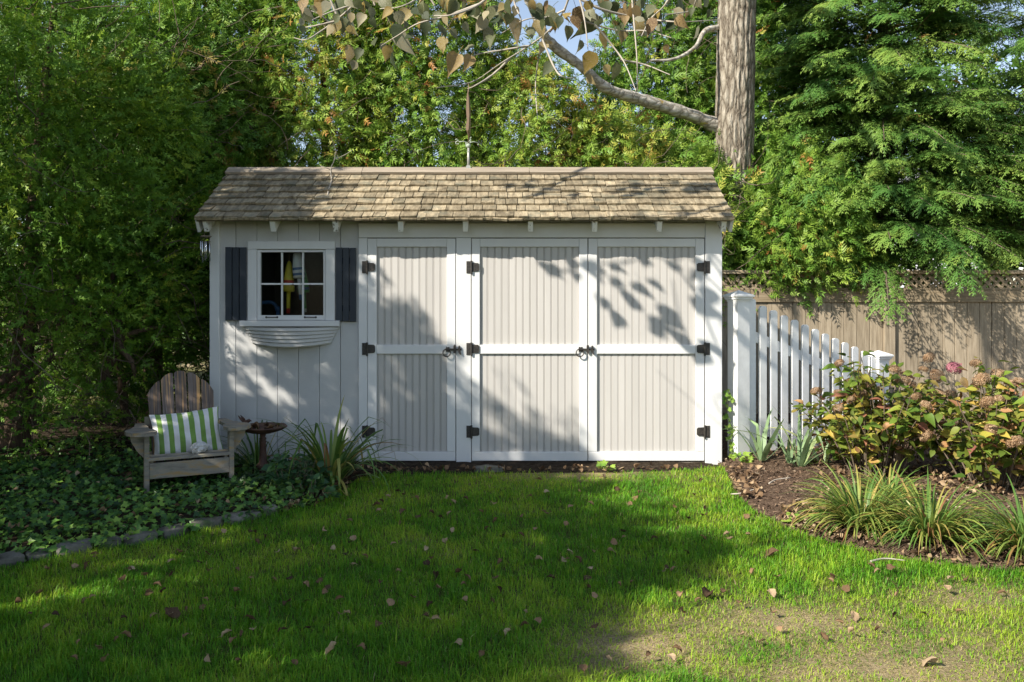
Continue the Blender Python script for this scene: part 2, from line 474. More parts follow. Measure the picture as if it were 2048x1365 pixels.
MT['poplarfill'] = leafy('autumn_canopy_leaves', [(0.0, (0.07, 0.09, 0.04)), (0.5, (0.2, 0.19, 0.09)), (1.0, (0.3, 0.2, 0.08))], 0.35, 0.5)
MT['dryleaf'] = leafy('dry_fallen_leaf', [(0.0, (0.060, 0.038, 0.024)), (0.35, (0.17, 0.105, 0.058)), (0.7, (0.32, 0.205, 0.115)), (1.0, (0.48, 0.36, 0.23))], 0.15, 0.75, 0.1, 'random', 0.4)
MT['litter'] = leafy('dry_leaf_litter', [(0.0, (0.080, 0.050, 0.030)), (0.4, (0.19, 0.12, 0.068)), (0.75, (0.34, 0.23, 0.13)), (1.0, (0.48, 0.37, 0.24))], 0.15, 0.75, 0.1)
MT['chips'] = leafy('mulch_chips', [(0.0, (0.060, 0.037, 0.025)), (0.5, (0.16, 0.105, 0.070)), (0.9, (0.30, 0.21, 0.14)), (1.0, (0.50, 0.41, 0.30))], 0.0, 0.85, 0.08)
MT['broad'] = leafy('broad_green_leaves', [(0.0, (0.020, 0.065, 0.024)), (0.6, (0.042, 0.115, 0.034)), (1.0, (0.10, 0.19, 0.04))], 0.22, 0.4, 0.4)

def ground_mat():
    m, nt, b, out = _new('lawn_ground')
    mp = _coord(nt, False)
    n = _noise(nt, mp, 30, 6)
    r = _ramp(nt, [(0.3, (0.055, 0.062, 0.022)), (0.55, (0.12, 0.115, 0.045)), (0.75, (0.24, 0.19, 0.10))])
    nt.links.new(n.outputs[0], r.inputs[0])
    n2 = _noise(nt, mp, 0.9, 4)
    r2 = _ramp(nt, [(0.52, (0, 0, 0)), (0.66, (1, 1, 1))])
    nt.links.new(n2.outputs[0], r2.inputs[0])
    mx = nt.nodes.new('ShaderNodeMix'); mx.data_type = 'RGBA'
    r3 = _ramp(nt, [(0.3, (0.26, 0.19, 0.11)), (0.7, (0.52, 0.42, 0.26))])
    n3 = _noise(nt, mp, 80, 5)
    nt.links.new(n3.outputs[0], r3.inputs[0])
    nt.links.new(r2.outputs[0], mx.inputs[0])
    nt.links.new(r.outputs[0], mx.inputs[6])
    nt.links.new(r3.outputs[0], mx.inputs[7])
    nt.links.new(mx.outputs[2], b.inputs['Base Color'])
    b.inputs['Roughness'].default_value = 0.95
    b.inputs['Specular IOR Level'].default_value = 0.05
    _bump(nt, n3.outputs[0], b, 0.8, 0.02)
    return m
MT['ground'] = ground_mat()
def turf_mat():
    m, nt, b, out = _new('lawn_turf')
    a = nt.nodes.new('ShaderNodeAttribute'); a.attribute_name = 'tint'
    mp = _coord(nt, False)
    n3 = _noise(nt, mp, 70, 6, 0.7)
    g = _ramp(nt, [(0.3, (0.040, 0.055, 0.016)), (0.7, (0.12, 0.13, 0.04))])
    d = _ramp(nt, [(0.28, (0.20, 0.145, 0.085)), (0.5, (0.42, 0.32, 0.19)), (0.72, (0.60, 0.49, 0.31))])
    nt.links.new(n3.outputs[0], g.inputs[0]); nt.links.new(n3.outputs[0], d.inputs[0])
    mx = nt.nodes.new('ShaderNodeMix'); mx.data_type = 'RGBA'
    nt.links.new(a.outputs['Fac'], mx.inputs[0])
    nt.links.new(g.outputs[0], mx.inputs[6]); nt.links.new(d.outputs[0], mx.inputs[7])
    nt.links.new(mx.outputs[2], b.inputs['Base Color'])
    b.inputs['Roughness'].default_value = 0.95
    b.inputs['Specular IOR Level'].default_value = 0.04
    _bump(nt, n3.outputs[0], b, 0.9, 0.02)
    return m
MT['turf'] = turf_mat()
MT['mulch'] = surf('bark_mulch', [(0.3, (0.060, 0.040, 0.028)), (0.55, (0.135, 0.092, 0.064)), (0.78, (0.26, 0.19, 0.135))], 0.95, 34, bump=1.0, bscale=70, bdist=0.02, spec=0.04)
MT['soil'] = surf('dark_leafy_soil', [(0.3, (0.022, 0.016, 0.011)), (0.55, (0.052, 0.040, 0.028)), (0.8, (0.10, 0.078, 0.054))], 0.95, 26, bump=1.0, bscale=60, bdist=0.02, spec=0.04)

# ------------------------------------------------------------------ ground and beds
o = MB().add([(-150, -60, 0), (150, -60, 0), (150, 200, 0), (-150, 200, 0)], [(0, 1, 2, 3)]).build('ground', MT['ground'])
tag(o, 'flat lawn ground reaching away beneath the grass', None, None, 'structure')

right_line = [G(1446, 936), G(1470, 985), G(1500, 1016), G(1560, 1052), G(1640, 1082), G(1740, 1108), G(1850, 1128), G(2048, 1148), G(2300, 1165)]
right_line = [Vector(p) for p in smooth_path(right_line, 40)]
right_bed = [(1.60, 0.30, 0)] + [tuple(p) for p in right_line] + [(6.0, -2.9, 0), (6.5, 2.7, 0), (1.60, 2.7, 0)]
left_line = [G(-260, 1178), G(0, 1132), G(130, 1112), G(260, 1090), G(420, 1060), G(540, 1032), G(610, 1018), G(680, 990), G(716, 962), G(760, 952), G(900, 950), G(1100, 948), G(1300, 946), G(1446, 937)]
left_line = [Vector(p) for p in smooth_path(left_line, 60)]
left_bed = [tuple(p) for p in left_line] + [(1.60, 0.30, 0), (-2.3, 0.30, 0), (-2.3, 3.0, 0), (-9.0, 3.0, 0), (-9.0, -1.6, 0)]

def bed_mesh(name, poly, edge, mat, mound, res, bounds, lump):
    x0, x1, y0, y1 = bounds
    nx, ny = int((x1 - x0) / res), int((y1 - y0) / res)
    X, Y = np.meshgrid(np.linspace(x0, x1, nx), np.linspace(y0, y1, ny))
    x, y = X.ravel(), Y.ravel()
    ins = inpoly(x, y, poly)
    d = polydist(x, y, edge)
    z = 0.008 + mound * (1 - np.exp(-d / 0.45)) + lump * (fbm(x * 9, y * 9, 2) - 0.35) * np.clip(d / 0.15, 0, 1)
    z = np.maximum(z, 0.006)
    z = np.where(ins, z, -0.03 - np.clip(d, 0, 0.1))
    V = np.stack([x, y, z], 1)
    idx = np.arange(nx * ny).reshape(ny, nx)
    F = np.stack([idx[:-1, :-1], idx[:-1, 1:], idx[1:, 1:], idx[1:, :-1]], -1).reshape(-1, 4)
    F = F[ins[F].any(1)]
    return link(name, np_mesh(name, V, F, mat, True))

o = bed_mesh('mulch_bed', right_bed, [tuple(p) for p in right_line], MT['mulch'], 0.075, 0.03, (1.5, 6.2, -3.1, 2.75), 0.035)
tag(o, 'brown bark mulch bed curving along the lawn', None, None, 'structure')
o = bed_mesh('soil_bed', left_bed, [tuple(p) for p in left_line], MT['soil'], 0.03, 0.04, (-8.5, 1.75, -2.6, 3.0), 0.03)
tag(o, 'dark leafy soil under the ivy and along the shed', None, None, 'structure')

def bed_z(x, y):
    d = polydist(x, y, [tuple(p) for p in right_line])
    return np.where(inpoly(x, y, right_bed), 0.008 + 0.075 * (1 - np.exp(-d / 0.45)), 0.0)

# ------------------------------------------------------------------ the shed
SH = Vector((-0.35, 0.0, 0.0))
shed = thing('garden_shed', 'pale grey garden shed with white trimmed double doors and a cedar shingle roof', 'shed', SH)
def mb():
    return MB(SH)
def X(px): return (px - VPX) / 239.0
def Zf(py): return CAM_H + (HOR - py) / 239.0

XL, XR = X(421), X(1443)
REAR = 1.75
# siding boards, each its own piece, cut round the window opening
WX0, WX1, WZ0, WZ1 = X(517), X(651), Zf(637), Zf(500)
def siding(x0, x1, z0, z1):
    g = 0.0018
    b = mb()
    ox0, ox1 = max(x0, WX0), min(x1, WX1)
    if ox1 - ox0 < 0.01 or z1 < WZ0 or z0 > WZ1:
        b.cham(x0 + g, x1 - g, 0.0, 0.022, z0, z1, 0.0025)
    else:
        b.box(x0 + g, x1 - g, 0.0, 0.022, z0, WZ0)
        b.box(x0 + g, x1 - g, 0.0, 0.022, WZ1, z1)
        if ox0 - x0 > 0.02: b.box(x0 + g, ox0, 0.0, 0.022, WZ0, WZ1)
        if x1 - ox1 > 0.02: b.box(ox1, x1 - g, 0.0, 0.022, WZ0, WZ1)
    b.build('siding_board', MT['siding'], shed)
gr = [438, 471.6, 514, 555, 597, 639, 681, 722]
for a, b_ in zip(gr[:-1], gr[1:]):
    siding(X(a), X(b_), 0.03, 2.145)
p = 722
while p < 1420:
    q = min(p + 42, 1424)
    siding(X(p), X(q), 1.98, 2.145)
    p = q
# sheathing behind the boards and the other walls
b = mb()
b.box(XL + 0.03, WX0, 0.024, 0.05, 0.02, 2.15).box(WX1, X(726), 0.024, 0.05, 0.02, 2.15)
b.box(WX0, WX1, 0.024, 0.05, 0.02, WZ0).box(WX0, WX1, 0.024, 0.05, WZ1, 2.15).box(X(726), XR - 0.03, 0.03, 0.05, 0.02, 2.15)
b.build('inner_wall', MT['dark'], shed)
RIDGE_Y, EAVE_Y = 0.61, -0.22
def roofz(y):
    """upper face of the front slope (below the shingles)"""
    return 2.545 - (RIDGE_Y - y) * math.tan(R(31.5)) if y <= RIDGE_Y else 2.545 - (y - RIDGE_Y) * 0.42
for x0, x1 in ((XL + 0.004, XL + 0.026), (XR - 0.026, XR - 0.004)):
    poly = [(0.05, 0.02), (REAR, 0.02), (REAR, roofz(REAR) - 0.03), (RIDGE_Y, roofz(RIDGE_Y) - 0.03), (0.05, roofz(0.05) - 0.03)]
    mb().prism(poly, 'x', x0, x1).build('side_wall', MT['siding'], shed)
mb().box(XL + 0.03, XR - 0.03, REAR - 0.03, REAR - 0.004, 0.02, roofz(REAR) - 0.035).build('rear_wall', MT['siding'], shed)
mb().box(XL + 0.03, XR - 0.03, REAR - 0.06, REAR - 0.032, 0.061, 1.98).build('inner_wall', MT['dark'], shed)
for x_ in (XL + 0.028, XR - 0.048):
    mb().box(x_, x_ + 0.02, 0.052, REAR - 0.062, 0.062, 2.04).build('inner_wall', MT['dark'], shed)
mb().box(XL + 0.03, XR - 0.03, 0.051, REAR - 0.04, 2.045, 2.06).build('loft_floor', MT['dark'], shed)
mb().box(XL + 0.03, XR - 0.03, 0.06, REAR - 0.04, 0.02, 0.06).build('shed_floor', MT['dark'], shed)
# trim
def board(name, px0, px1, py0, py1, y0=-0.02, y1=0.0, mat='white', parent=None, c=0.003):
    return mb().box(X(px0), X(px1), y0, y1, Zf(py1), Zf(py0), c).build(name, MT[mat], parent or shed)
board('corner_board', 421, 440.6, 438, 930, -0.022, 0.05)
board('corner_board', 1409.5, 1443, 441, 931.5, -0.022, 0.05)
board('header_board', 718, 1409, 447, 476)
board('door_jamb', 718, 735, 476.6, 929)
board('door_jamb', 912.6, 942.4, 476.6, 930.5)
board('door_sill', 736, 912, 923, 931, -0.008, 0.03, 'cedar_trim')
board('door_sill', 943, 1409, 923.5, 931, -0.008, 0.03, 'cedar_trim')

# hinge: leaf plate on the jamb, tapered strap on the door, knuckle between
def hinge(door, xk, zc, side):
    b = mb()
    s = side
    h = 0.05
    x0, x1 = sorted((xk, xk - s * 0.042))
    b.box(x0, x1, -0.0275, -0.0205, zc - h, zc + h, 0.002)
    b.prism([(xk, zc - 0.037), (xk + s * 0.055, zc - 0.034), (xk + s * 0.066, zc - 0.024), (xk + s * 0.066, zc + 0.024), (xk + s * 0.055, zc + 0.034), (xk, zc + 0.037)], 'y', -0.026, -0.0185)
    b.tube([(xk, -0.029, zc - h - 0.004), (xk, -0.029, zc + h + 0.004)], 0.0085, 8)
    b.tube([(xk, -0.029, zc - h - 0.010), (xk, -0.029, zc - h - 0.004)], 0.005, 6)
    for dz in (-0.03, 0.0, 0.03):
        b.tube([(xk - s * 0.024, -0.030, zc + dz), (xk - s * 0.024, -0.0270, zc + dz)], 0.005, 6)
    for dx, dz in ((0.025, 0.018), (0.05, 0.0), (0.025, -0.018)):
        b.tube([(xk + s * dx, -0.029, zc + dz), (xk + s * dx, -0.0255, zc + dz)], 0.005, 6)
    b.build('hinge', MT['iron'], door)

def latch(door, px, py):
    x, z = X(px), Zf(py)
    b = mb()
    k = 12
    # rosette with a scalloped rim
    b.prism([((0.021 + 0.004 * math.cos(6 * a)) * math.cos(a) + x, (0.021 + 0.004 * math.cos(6 * a)) * math.sin(a) + z) for a in [2 * math.pi * i / 24 for i in range(24)]], 'y', -0.026, -0.019)
    ring = [(x - 0.008 + 0.031 * math.cos(a), -0.036 - 0.010 * (1 - math.sin(a)) * 0.5, z - 0.027 + 0.031 * math.sin(a)) for a in [2 * math.pi * i / 20 for i in range(21)]]
    b.tube(ring, 0.0055, 6)
    b.tube([(x, -0.05, z), (x, -0.02, z)], 0.009, 8)
    # bar, keeper and catch
    b.box(x + 0.01, x + 0.115, -0.032, -0.024, z - 0.008, z + 0.008)
    b.prism([(x + 0.048, z - 0.028), (x + 0.058, z - 0.034), (x + 0.068, z - 0.028), (x + 0.068, z + 0.032), (x + 0.058, z + 0.042), (x + 0.048, z + 0.032)], 'y', -0.0405, -0.0335)
    b.box(x + 0.050, x + 0.066, -0.0335, -0.019, z + 0.010, z + 0.024)
    b.box(x + 0.050, x + 0.066, -0.0335, -0.019, z - 0.024, z - 0.010)
    b.prism([(x + 0.088, z - 0.022), (x + 0.106, z - 0.044), (x + 0.113, z - 0.040), (x + 0.104, z - 0.012), (x + 0.104, z + 0.022), (x + 0.096, z + 0.034), (x + 0.088, z + 0.024)], 'y', -0.040, -0.019)
    b.build('latch', MT['iron'], door)

def make_door(px0, px1, pr, hinge_left, latch_px=None):
    """px0..px1 the leaf, pr the two inner stile edges"""
    x0, x1 = X(px0 + 0.7), X(px1 - 0.7)
    z0, z1 = Zf(921.5), Zf(477.6)
    door = mb().box(x0 + 0.004, x1 - 0.004, 0.012, 0.026, z0 + 0.004, z1 - 0.004).build('door', MT['bead'], shed)
    rails = [(477.6, 494.4), (690, 708), (903, 921.5)]
    a, c = X(pr[0]), X(pr[1])
    mb().box(x0, a, -0.0185, 0.010, z0 + 0.0755, z1, 0.003).build('stile', MT['white'], door)
    mb().box(c, x1, -0.0185, 0.010, z0 + 0.0755, z1, 0.003).build('stile', MT['white'], door)
    mb().box(a + 0.0008, c - 0.0008, -0.0180, 0.010, Zf(rails[0][1]), z1, 0.003).build('rail', MT['white'], door)
    mb().box(a + 0.0008, c - 0.0008, -0.0180, 0.010, Zf(rails[1][1]), Zf(rails[1][0]), 0.003).build('rail', MT['white'], door)
    mb().box(x0, x1, -0.0190, 0.010, z0, z0 + 0.0747, 0.003).build('rail', MT['white'], door)
    # bead boards: a flat face, a groove and a bead along one edge
    n = max(1, round((c - a) / 0.0585))
    w = (c - a) / n
    zt, zb = Zf(rails[0][1]) + 0.004, z0 + 0.07
    prof = [(0.000, 0.011), (0.0012, 0.0035), (0.0035, 0.0012), (0.0060, 0.0012), (0.0082, 0.0035), (0.0092, 0.0075), (0.0104, 0.0030), (0.0125, 0.0008), (w - 0.0028, 0.0008), (w - 0.0004, 0.0045), (w - 0.0004, 0.011)]
    me = None
    for i in range(n):
        if me is None:
            me = MB().prism([(u, v) for u, v in prof], 'z', 0.0, zt - zb).mesh('bead_board', MT['bead'])
        link('bead_board', me, door, Vector((a + i * w, 0, zb)) - SH)
    for py in (535, 698, 863):
        if hinge_left: hinge(door, x0 - 0.002, Zf(py), 1)
        else: hinge(door, x1 + 0.002, Zf(py), -1)
    if latch_px: latch(door, *latch_px)
    return door
make_door(735, 912, (754, 894), True, (896, 699))
make_door(943, 1175.4, (960, 1158), True, (1161, 699))
make_door(1175.6, 1408.6, (1194, 1390), False)

# window
win = mb()
gx0, gx1, gz0, gz1 = X(522), X(647), Zf(631), Zf(505)
wx0, wx1, wz0, wz1 = X(515), X(652), Zf(640.5), Zf(500.5)
win.box(wx0, gx0, -0.012, 0.025, wz0, wz1, 0.003).box(gx1, wx1, -0.012, 0.025, wz0, wz1, 0.003)
win.box(gx0, gx1, -0.0118, 0.025, gz1, wz1, 0.003).box(gx0, gx1, -0.0118, 0.025, wz0, gz0, 0.003)
win = win.build('window', MT['white'], shed)
board('casing', 497, 514.6, 499.6, 641, -0.024, 0.0, parent=win)
board('casing', 652.4, 671, 499.6, 641, -0.024, 0.0, parent=win)
board('casing', 497, 671, 483, 499.2, -0.0245, 0.0, parent=win)
mb().box(X(483), X(681), -0.062, 0.0, Zf(653), Zf(641.5), 0.004).build('window_sill', MT['white'], win)
mx = [X(564), X(606)]
mz = Zf(568.5)
for x in mx:
    mb().box(x - 0.0075, x + 0.0075, -0.006, 0.016, gz0, gz1, 0.003).build('muntin', MT['white'], win)
mb().box(gx0, gx1, -0.0045, 0.015, mz - 0.0075, mz + 0.0075, 0.003).build('muntin', MT['peeling'], win)
def glass():
    m, nt, b, out = _new('window_glass')
    nt.nodes.remove(b)
    t = nt.nodes.new('ShaderNodeBsdfTransparent'); t.inputs[0].default_value = (0.86, 0.88, 0.87, 1)
    g = nt.nodes.new('ShaderNodeBsdfGlossy'); g.inputs['Roughness'].default_value = 0.03
    d = nt.nodes.new('ShaderNodeBsdfDiffuse'); d.inputs[0].default_value = (0.5, 0.48, 0.45, 1)
    fr = nt.nodes.new('ShaderNodeFresnel'); fr.inputs[0].default_value = 1.12
    mxs = nt.nodes.new('ShaderNodeMixShader')
    nt.links.new(fr.outputs[0], mxs.inputs[0]); nt.links.new(t.outputs[0], mxs.inputs[1]); nt.links.new(g.outputs[0], mxs.inputs[2])
    n = _noise(nt, _coord(nt), 160, 5, 0.75)
    rr = _ramp(nt, [(0.50, (0.0, 0.0, 0.0)), (0.85, (0.05, 0.05, 0.05))])
    nt.links.new(n.outputs[0], rr.inputs[0])
    m2 = nt.nodes.new('ShaderNodeMixShader')
    nt.links.new(rr.outputs[0], m2.inputs[0]); nt.links.new(mxs.outputs[0], m2.inputs[1]); nt.links.new(d.outputs[0], m2.inputs[2])
    nt.links.new(m2.outputs[0], out.inputs[0])
    return m
MT['glass'] = glass()
xs = [gx0] + mx + [gx1]
for i in range(3):
    for z0, z1 in ((gz0, mz), (mz, gz1)):
        mb().box(xs[i] + 0.001, xs[i + 1] - 0.001, 0.004, 0.007, z0 + 0.001, z1 - 0.001).build('pane', MT['glass'], win)
for px in (544.5, 621.5):
    x, z = X(px), Zf(634.8)
    b = mb()
    b.tube([(x - 0.044, -0.014, z), (x - 0.038, -0.022, z), (x, -0.025, z), (x + 0.038, -0.022, z), (x + 0.044, -0.014, z)], 0.0045, 6)
    for s in (-1, 1):
        b.tube([(x + s * 0.046, -0.0165, z), (x + s * 0.046, -0.0118, z)], 0.0085, 8)
    b.build('lift_handle', MT['iron'], win)

for a, c, y0, y1 in ((452, 494.5, 495, 641), (672.5, 713.5, 496, 643)):
    sh = mb().box(X(a + 2), X(c - 2), -0.009, -0.0005, Zf(y1 - 20), Zf(y1 - 32)).box(X(a + 2), X(c - 2), -0.009, -0.0005, Zf(y0 + 32), Zf(y0 + 20)).build('shutter', MT['navy'], shed)
    w = (c - a) / 3
    for i in range(3):
        d = (0.0, 0.3, 0.6)[i]
        mb().box(X(a + i * w + 0.7), X(a + (i + 1) * w - 0.7), -0.029, -0.0095, Zf(y1 + d), Zf(y0 + d), 0.003).build('slat', MT['navy'], sh)

# boat-shaped window box: a bowed hull built of five lapped strakes
def hull_pt(u, v, off=0.0):
    """u -1..1 along, v 0 top..1 keel"""
    half = (679 - 488) / 2 / 239 * (1 - 0.175 * v)
    zc = Zf(653.5) - 0.135 * v
    sag = 0.030 * (1 - u * u) * (0.15 + 0.85 * v)
    bow = 0.150 * (1 - 0.30 * v) * (1 - abs(u) ** 2.2) + 0.012
    return (X(583.5) + u * half, -bow - off, zc - sag - 0.002)
hb = mb()
NU = 22
us = np.linspace(-1, 1, NU)
V = []
for u in us:
    for v in (0.0, 1.0):
        x, y, z = hull_pt(u, v)
        V += [(x, y + 0.010, z - 0.004), (x, -0.003, z - 0.004)]
F = []
for i in range(NU - 1):
    a, c = 4 * i, 4 * (i + 1)
    F += [(a, c, c + 2, a + 2), (a + 2, c + 2, c + 3, a + 3), (a + 3, c + 3, c + 1, a + 1)]
F += [(0, 2, 3, 1), (4 * (NU - 1), 4 * (NU - 1) + 1, 4 * (NU - 1) + 3, 4 * (NU - 1) + 2)]
box = hb.add(V, F).build('window_box', MT['siding'], shed)
for k in range(5):
    v0, v1 = k / 5, (k + 1) / 5
    V, F = [], []
    for u in us:
        V += [hull_pt(u, v0 + 0.012, 0.0), hull_pt(u, v1 - 0.035, 0.010), hull_pt(u, v1 - 0.028, 0.010), hull_pt(u, v1 - 0.028, -0.006)]
    for i in range(NU - 1):
        a, c = 4 * i, 4 * (i + 1)
        F += [(a + j, a + j + 1, c + j + 1, c + j) for j in range(3)] + [(a + 3, a, c, c + 3)]
    F += [(3, 2, 1, 0), tuple(4 * (NU - 1) + j for j in range(4))]
    mb().add(V, F).build('strake', MT['siding'], box)

# roof
RXL, RXR = XL - 0.045, XR + 0.045
roof = mb()
sl = math.tan(R(31.5))
roof.prism([(EAVE_Y, roofz(EAVE_Y) - 0.002), (RIDGE_Y, 2.543), (1.95, roofz(1.95) - 0.002), (1.95, roofz(1.95) - 0.02), (RIDGE_Y, 2.525), (EAVE_Y, roofz(EAVE_Y) - 0.02)], 'x', RXL + 0.01, RXR - 0.01)
roof = roof.build('roof', MT['cedar_trim'], shed)
u = Vector((0, math.cos(R(31.5)), math.sin(R(31.5))))      # up the slope
nrm = Vector((0, -math.sin(R(31.5)), math.cos(R(31.5))))
ROWS = 7
slope = (RIDGE_Y - EAVE_Y) / math.cos(R(31.5))
ex = (slope - 0.085) / ROWS
r = random.Random(3)
shapes = []
for row in range(-1, ROWS):
    s0 = -0.022 + max(row, 0) * ex
    x = RXL + (0 if row % 2 else -0.05)
    while x < RXR - 0.02:
        w = r.choice([0.075, 0.09, 0.10, 0.115, 0.125, 0.14, 0.15])
        x1 = min(x + w, RXR)
        if RXR - x1 < 0.05: x1 = RXR
        xa = max(x, RXL)
        if x1 - xa < 0.02: x = x1; continue
        if row == -1 and r.random() < 0.0: pass
        g = 0.0028
        th = r.uniform(0.012, 0.021)
        e0 = s0 + r.uniform(-0.006, 0.006) + (-0.012 if r.random() < 0.10 else 0) + (-0.006 if row == -1 else 0)
        lift = r.uniform(0.0, 0.004)
        tilt = r.uniform(-0.006, 0.006)
        L = ex * 1.75 if row >= 0 else 0.16
        base = Vector((0, EAVE_Y, roofz(EAVE_Y)))
        def q(xx, s, h):
            return base + Vector((xx, 0, 0)) + u * s + nrm * h
        hb = 0.014 + lift if row >= 0 else 0.001
        V = []
        nseg = 3
        for j in range(nseg + 1):
            xx = xa + g + (x1 - xa - 2 * g) * j / nseg
            jg = r.uniform(-0.0035, 0.0035)
            tz = tilt * (j / nseg - 0.5) + r.uniform(-0.001, 0.001)
            V += [q(xx, e0 + jg, hb + tz), q(xx, e0 + jg, hb + th + tz), q(xx, e0 + L, 0.002 + (0.012 if row == -1 else 0)), q(xx, e0 + L, 0.0005)]
        F = []
        for j in range(nseg):
            a, c = 4 * j, 4 * (j + 1)
            F += [(a, c, c + 1, a + 1), (a + 1, c + 1, c + 2, a + 2), (a + 2, c + 2, c + 3, a + 3), (a + 3, c + 3, c, a)]
        F += [(0, 1, 2, 3), (4 * nseg, 4 * nseg + 3, 4 * nseg + 2, 4 * nseg + 1)]
        if row == -1:
            shapes.append((V, F))
        else:
            mb().add(V, F).build('shingle', MT['shingle'], roof)
        x = x1
st = mb()
for V, F in shapes:
    st.add(V, F)
tag(st.build('starter_course', MT['shingle'], roof), kind='stuff')
# rear slope: shingle courses nobody sees from here
st = mb()
y = RIDGE_Y + 0.05
while y < 1.93:
    st.prism([(y, roofz(y) + 0.004), (y + 0.13, roofz(y + 0.13) + 0.012), (y + 0.13, roofz(y + 0.13)), (y, roofz(y))], 'x', RXL, RXR)
    y += 0.115
tag(st.build('rear_courses', MT['shingle'], roof), kind='stuff')
# ridge boards, in two lengths each side
def slab(x0, x1, s0, s1, h0, h1, uu, nn, name):
    base = Vector((0, RIDGE_Y, 2.545))
    V = [base + Vector((xx, 0, 0)) + uu * s + nn * h for xx in (x0, x1) for s, h in ((s0, h0), (s1, h0), (s1, h1), (s0, h1))]
    F = [(0, 1, 2, 3), (7, 6, 5, 4), (0, 4, 5, 1), (1, 5, 6, 2), (2, 6, 7, 3), (3, 7, 4, 0)]
    return mb().add(V, F).build(name, MT['ridge'], roof)
for x0, x1 in ((RXL - 0.01, X(700)), (X(701), X(1060)), (X(1061), RXR + 0.01)):
    slab(x0, x1, -0.105, 0.012, 0.019, 0.040, u, nrm, 'ridge_board')
ur = Vector((0, -1, 0.42)).normalized(); nr = Vector((0, 0.42, 1)).normalized()
slab(RXL - 0.01, RXR + 0.01, -0.11, -0.008, 0.012, 0.036, ur, nr, 'ridge_board')
# rafter tails and rake boards
TAIL = -0.208
for px in (414, 547, 672, 802, 931, 1061, 1189, 1318, 1446):
    xc = (px - VPX) * 0.9776 / 239.0
    top = lambda yy: roofz(yy) - 0.022
    poly = [(TAIL, top(TAIL)), (TAIL + 0.050, top(TAIL) - 0.084), (0.02, top(0.02) - 0.106), (0.02, top(0.02))]
    mb().prism(poly, 'x', xc - 0.02, xc + 0.02).build('rafter_tail', MT['peeling'], shed)
for x0, x1 in ((RXL - 0.002, RXL + 0.022), (RXR - 0.022, RXR + 0.002)):
    poly = [(TAIL - 0.004, roofz(TAIL - 0.004) - 0.022), (TAIL + 0.050, roofz(TAIL) - 0.110), (RIDGE_Y, roofz(RIDGE_Y) - 0.12), (RIDGE_Y, roofz(RIDGE_Y) - 0.024)]
    mb().prism(poly, 'x', x0, x1).build('rake_board', MT['white'], shed)
    poly = [(RIDGE_Y + 0.001, 2.425), (1.9, roofz(1.9) - 0.12), (1.9, roofz(1.9) - 0.024), (RIDGE_Y + 0.001, 2.52)]
    mb().prism(poly, 'x', x0, x1).build('rake_board', MT['white'], shed)

# ------------------------------------------------------------------ buoys behind the panes, blue handle
def banded(name, bands):
    """colour bands by height: [(z_from, colour)] in object space"""
    m, nt, b, out = _new(name)
    tc = nt.nodes.new('ShaderNodeTexCoord')
    sp = nt.nodes.new('ShaderNodeSeparateXYZ')
    nt.links.new(tc.outputs['Object'], sp.inputs[0])
    mr = nt.nodes.new('ShaderNodeMapRange')
    mr.inputs[1].default_value, mr.inputs[2].default_value = -0.6, 0.1
    nt.links.new(sp.outputs['Z'], mr.inputs[0])
    r = _ramp(nt, [((z + 0.6) / 0.7, c) for z, c in bands])
    r.color_ramp.interpolation = 'CONSTANT'
    nt.links.new(mr.outputs[0], r.inputs[0])
    n = _noise(nt, _coord(nt), 30, 5)
    mx = nt.nodes.new('ShaderNodeMix'); mx.data_type = 'RGBA'; mx.blend_type = 'MULTIPLY'
    mx.inputs[0].default_value = 0.35
    nt.links.new(r.outputs[0], mx.inputs[6]); nt.links.new(n.outputs[1], mx.inputs[7])
    nt.links.new(mx.outputs[2], b.inputs['Base Color'])
    b.inputs['Roughness'].default_value = 0.55
    return m
def buoy(px, ytop, ybot, ystick, rad, y, label, bands, lean=0.0, shape='bullet'):
    top = P(px, ytop, y)
    sc = (y - CAM_Y) / FPX
    L, S = (ybot - ytop) * sc, (ystick - ybot) * sc
    t = thing('lobster_buoy', label, 'buoy', top, 0, 'buoys hanging in the shed window')
    t.rotation_euler = (0, lean, 0)
    m = banded('buoy_paint', [(-0.6 if i == 0 else z, c) for i, (z, c) in enumerate(bands)])
    if shape == 'bullet':
        prof = [(rad * f, -L * g) for f, g in ((0.12, 0.0), (0.32, 0.06), (0.52, 0.22), (0.72, 0.45), (0.9, 0.70), (1.0, 0.9), (1.0, 0.97), (0.85, 1.0))]
    else:
        prof = [(rad * f, -L * g) for f, g in ((0.45, 0.0), (0.62, 0.03), (0.78, 0.25), (0.92, 0.5), (1.0, 0.75), (1.0, 0.95), (0.8, 1.0))]
    MB().lathe((0, 0, 0), prof, 18).build('float', m, t, True)
    MB().lathe((0, 0, -L), [(rad * 0.34, 0.0), (rad * 0.32, -S)], 10).build('stick', m, t, True)
    MB().tube([(0, 0, -0.002), (0, 0, 0.16)], 0.004, 5).build('cord', MT['string'], t)
Y_, Rd_, Wh_, Bl_, Gn_ = (0.62, 0.50, 0.03), (0.50, 0.04, 0.03), (0.70, 0.70, 0.66), (0.05, 0.13, 0.28), (0.04, 0.28, 0.06)
s_ = 7.12 / FPX
def hz(p, t): return -(p - t) * s_
buoy(578.5, 522, 584, 627, 0.051, 0.14, 'yellow buoy with a red band hanging in the shed window', [(-0.6, Rd_), (hz(618, 522), Y_), (hz(567, 522), Rd_), (hz(561, 522), Y_)], 0.02)
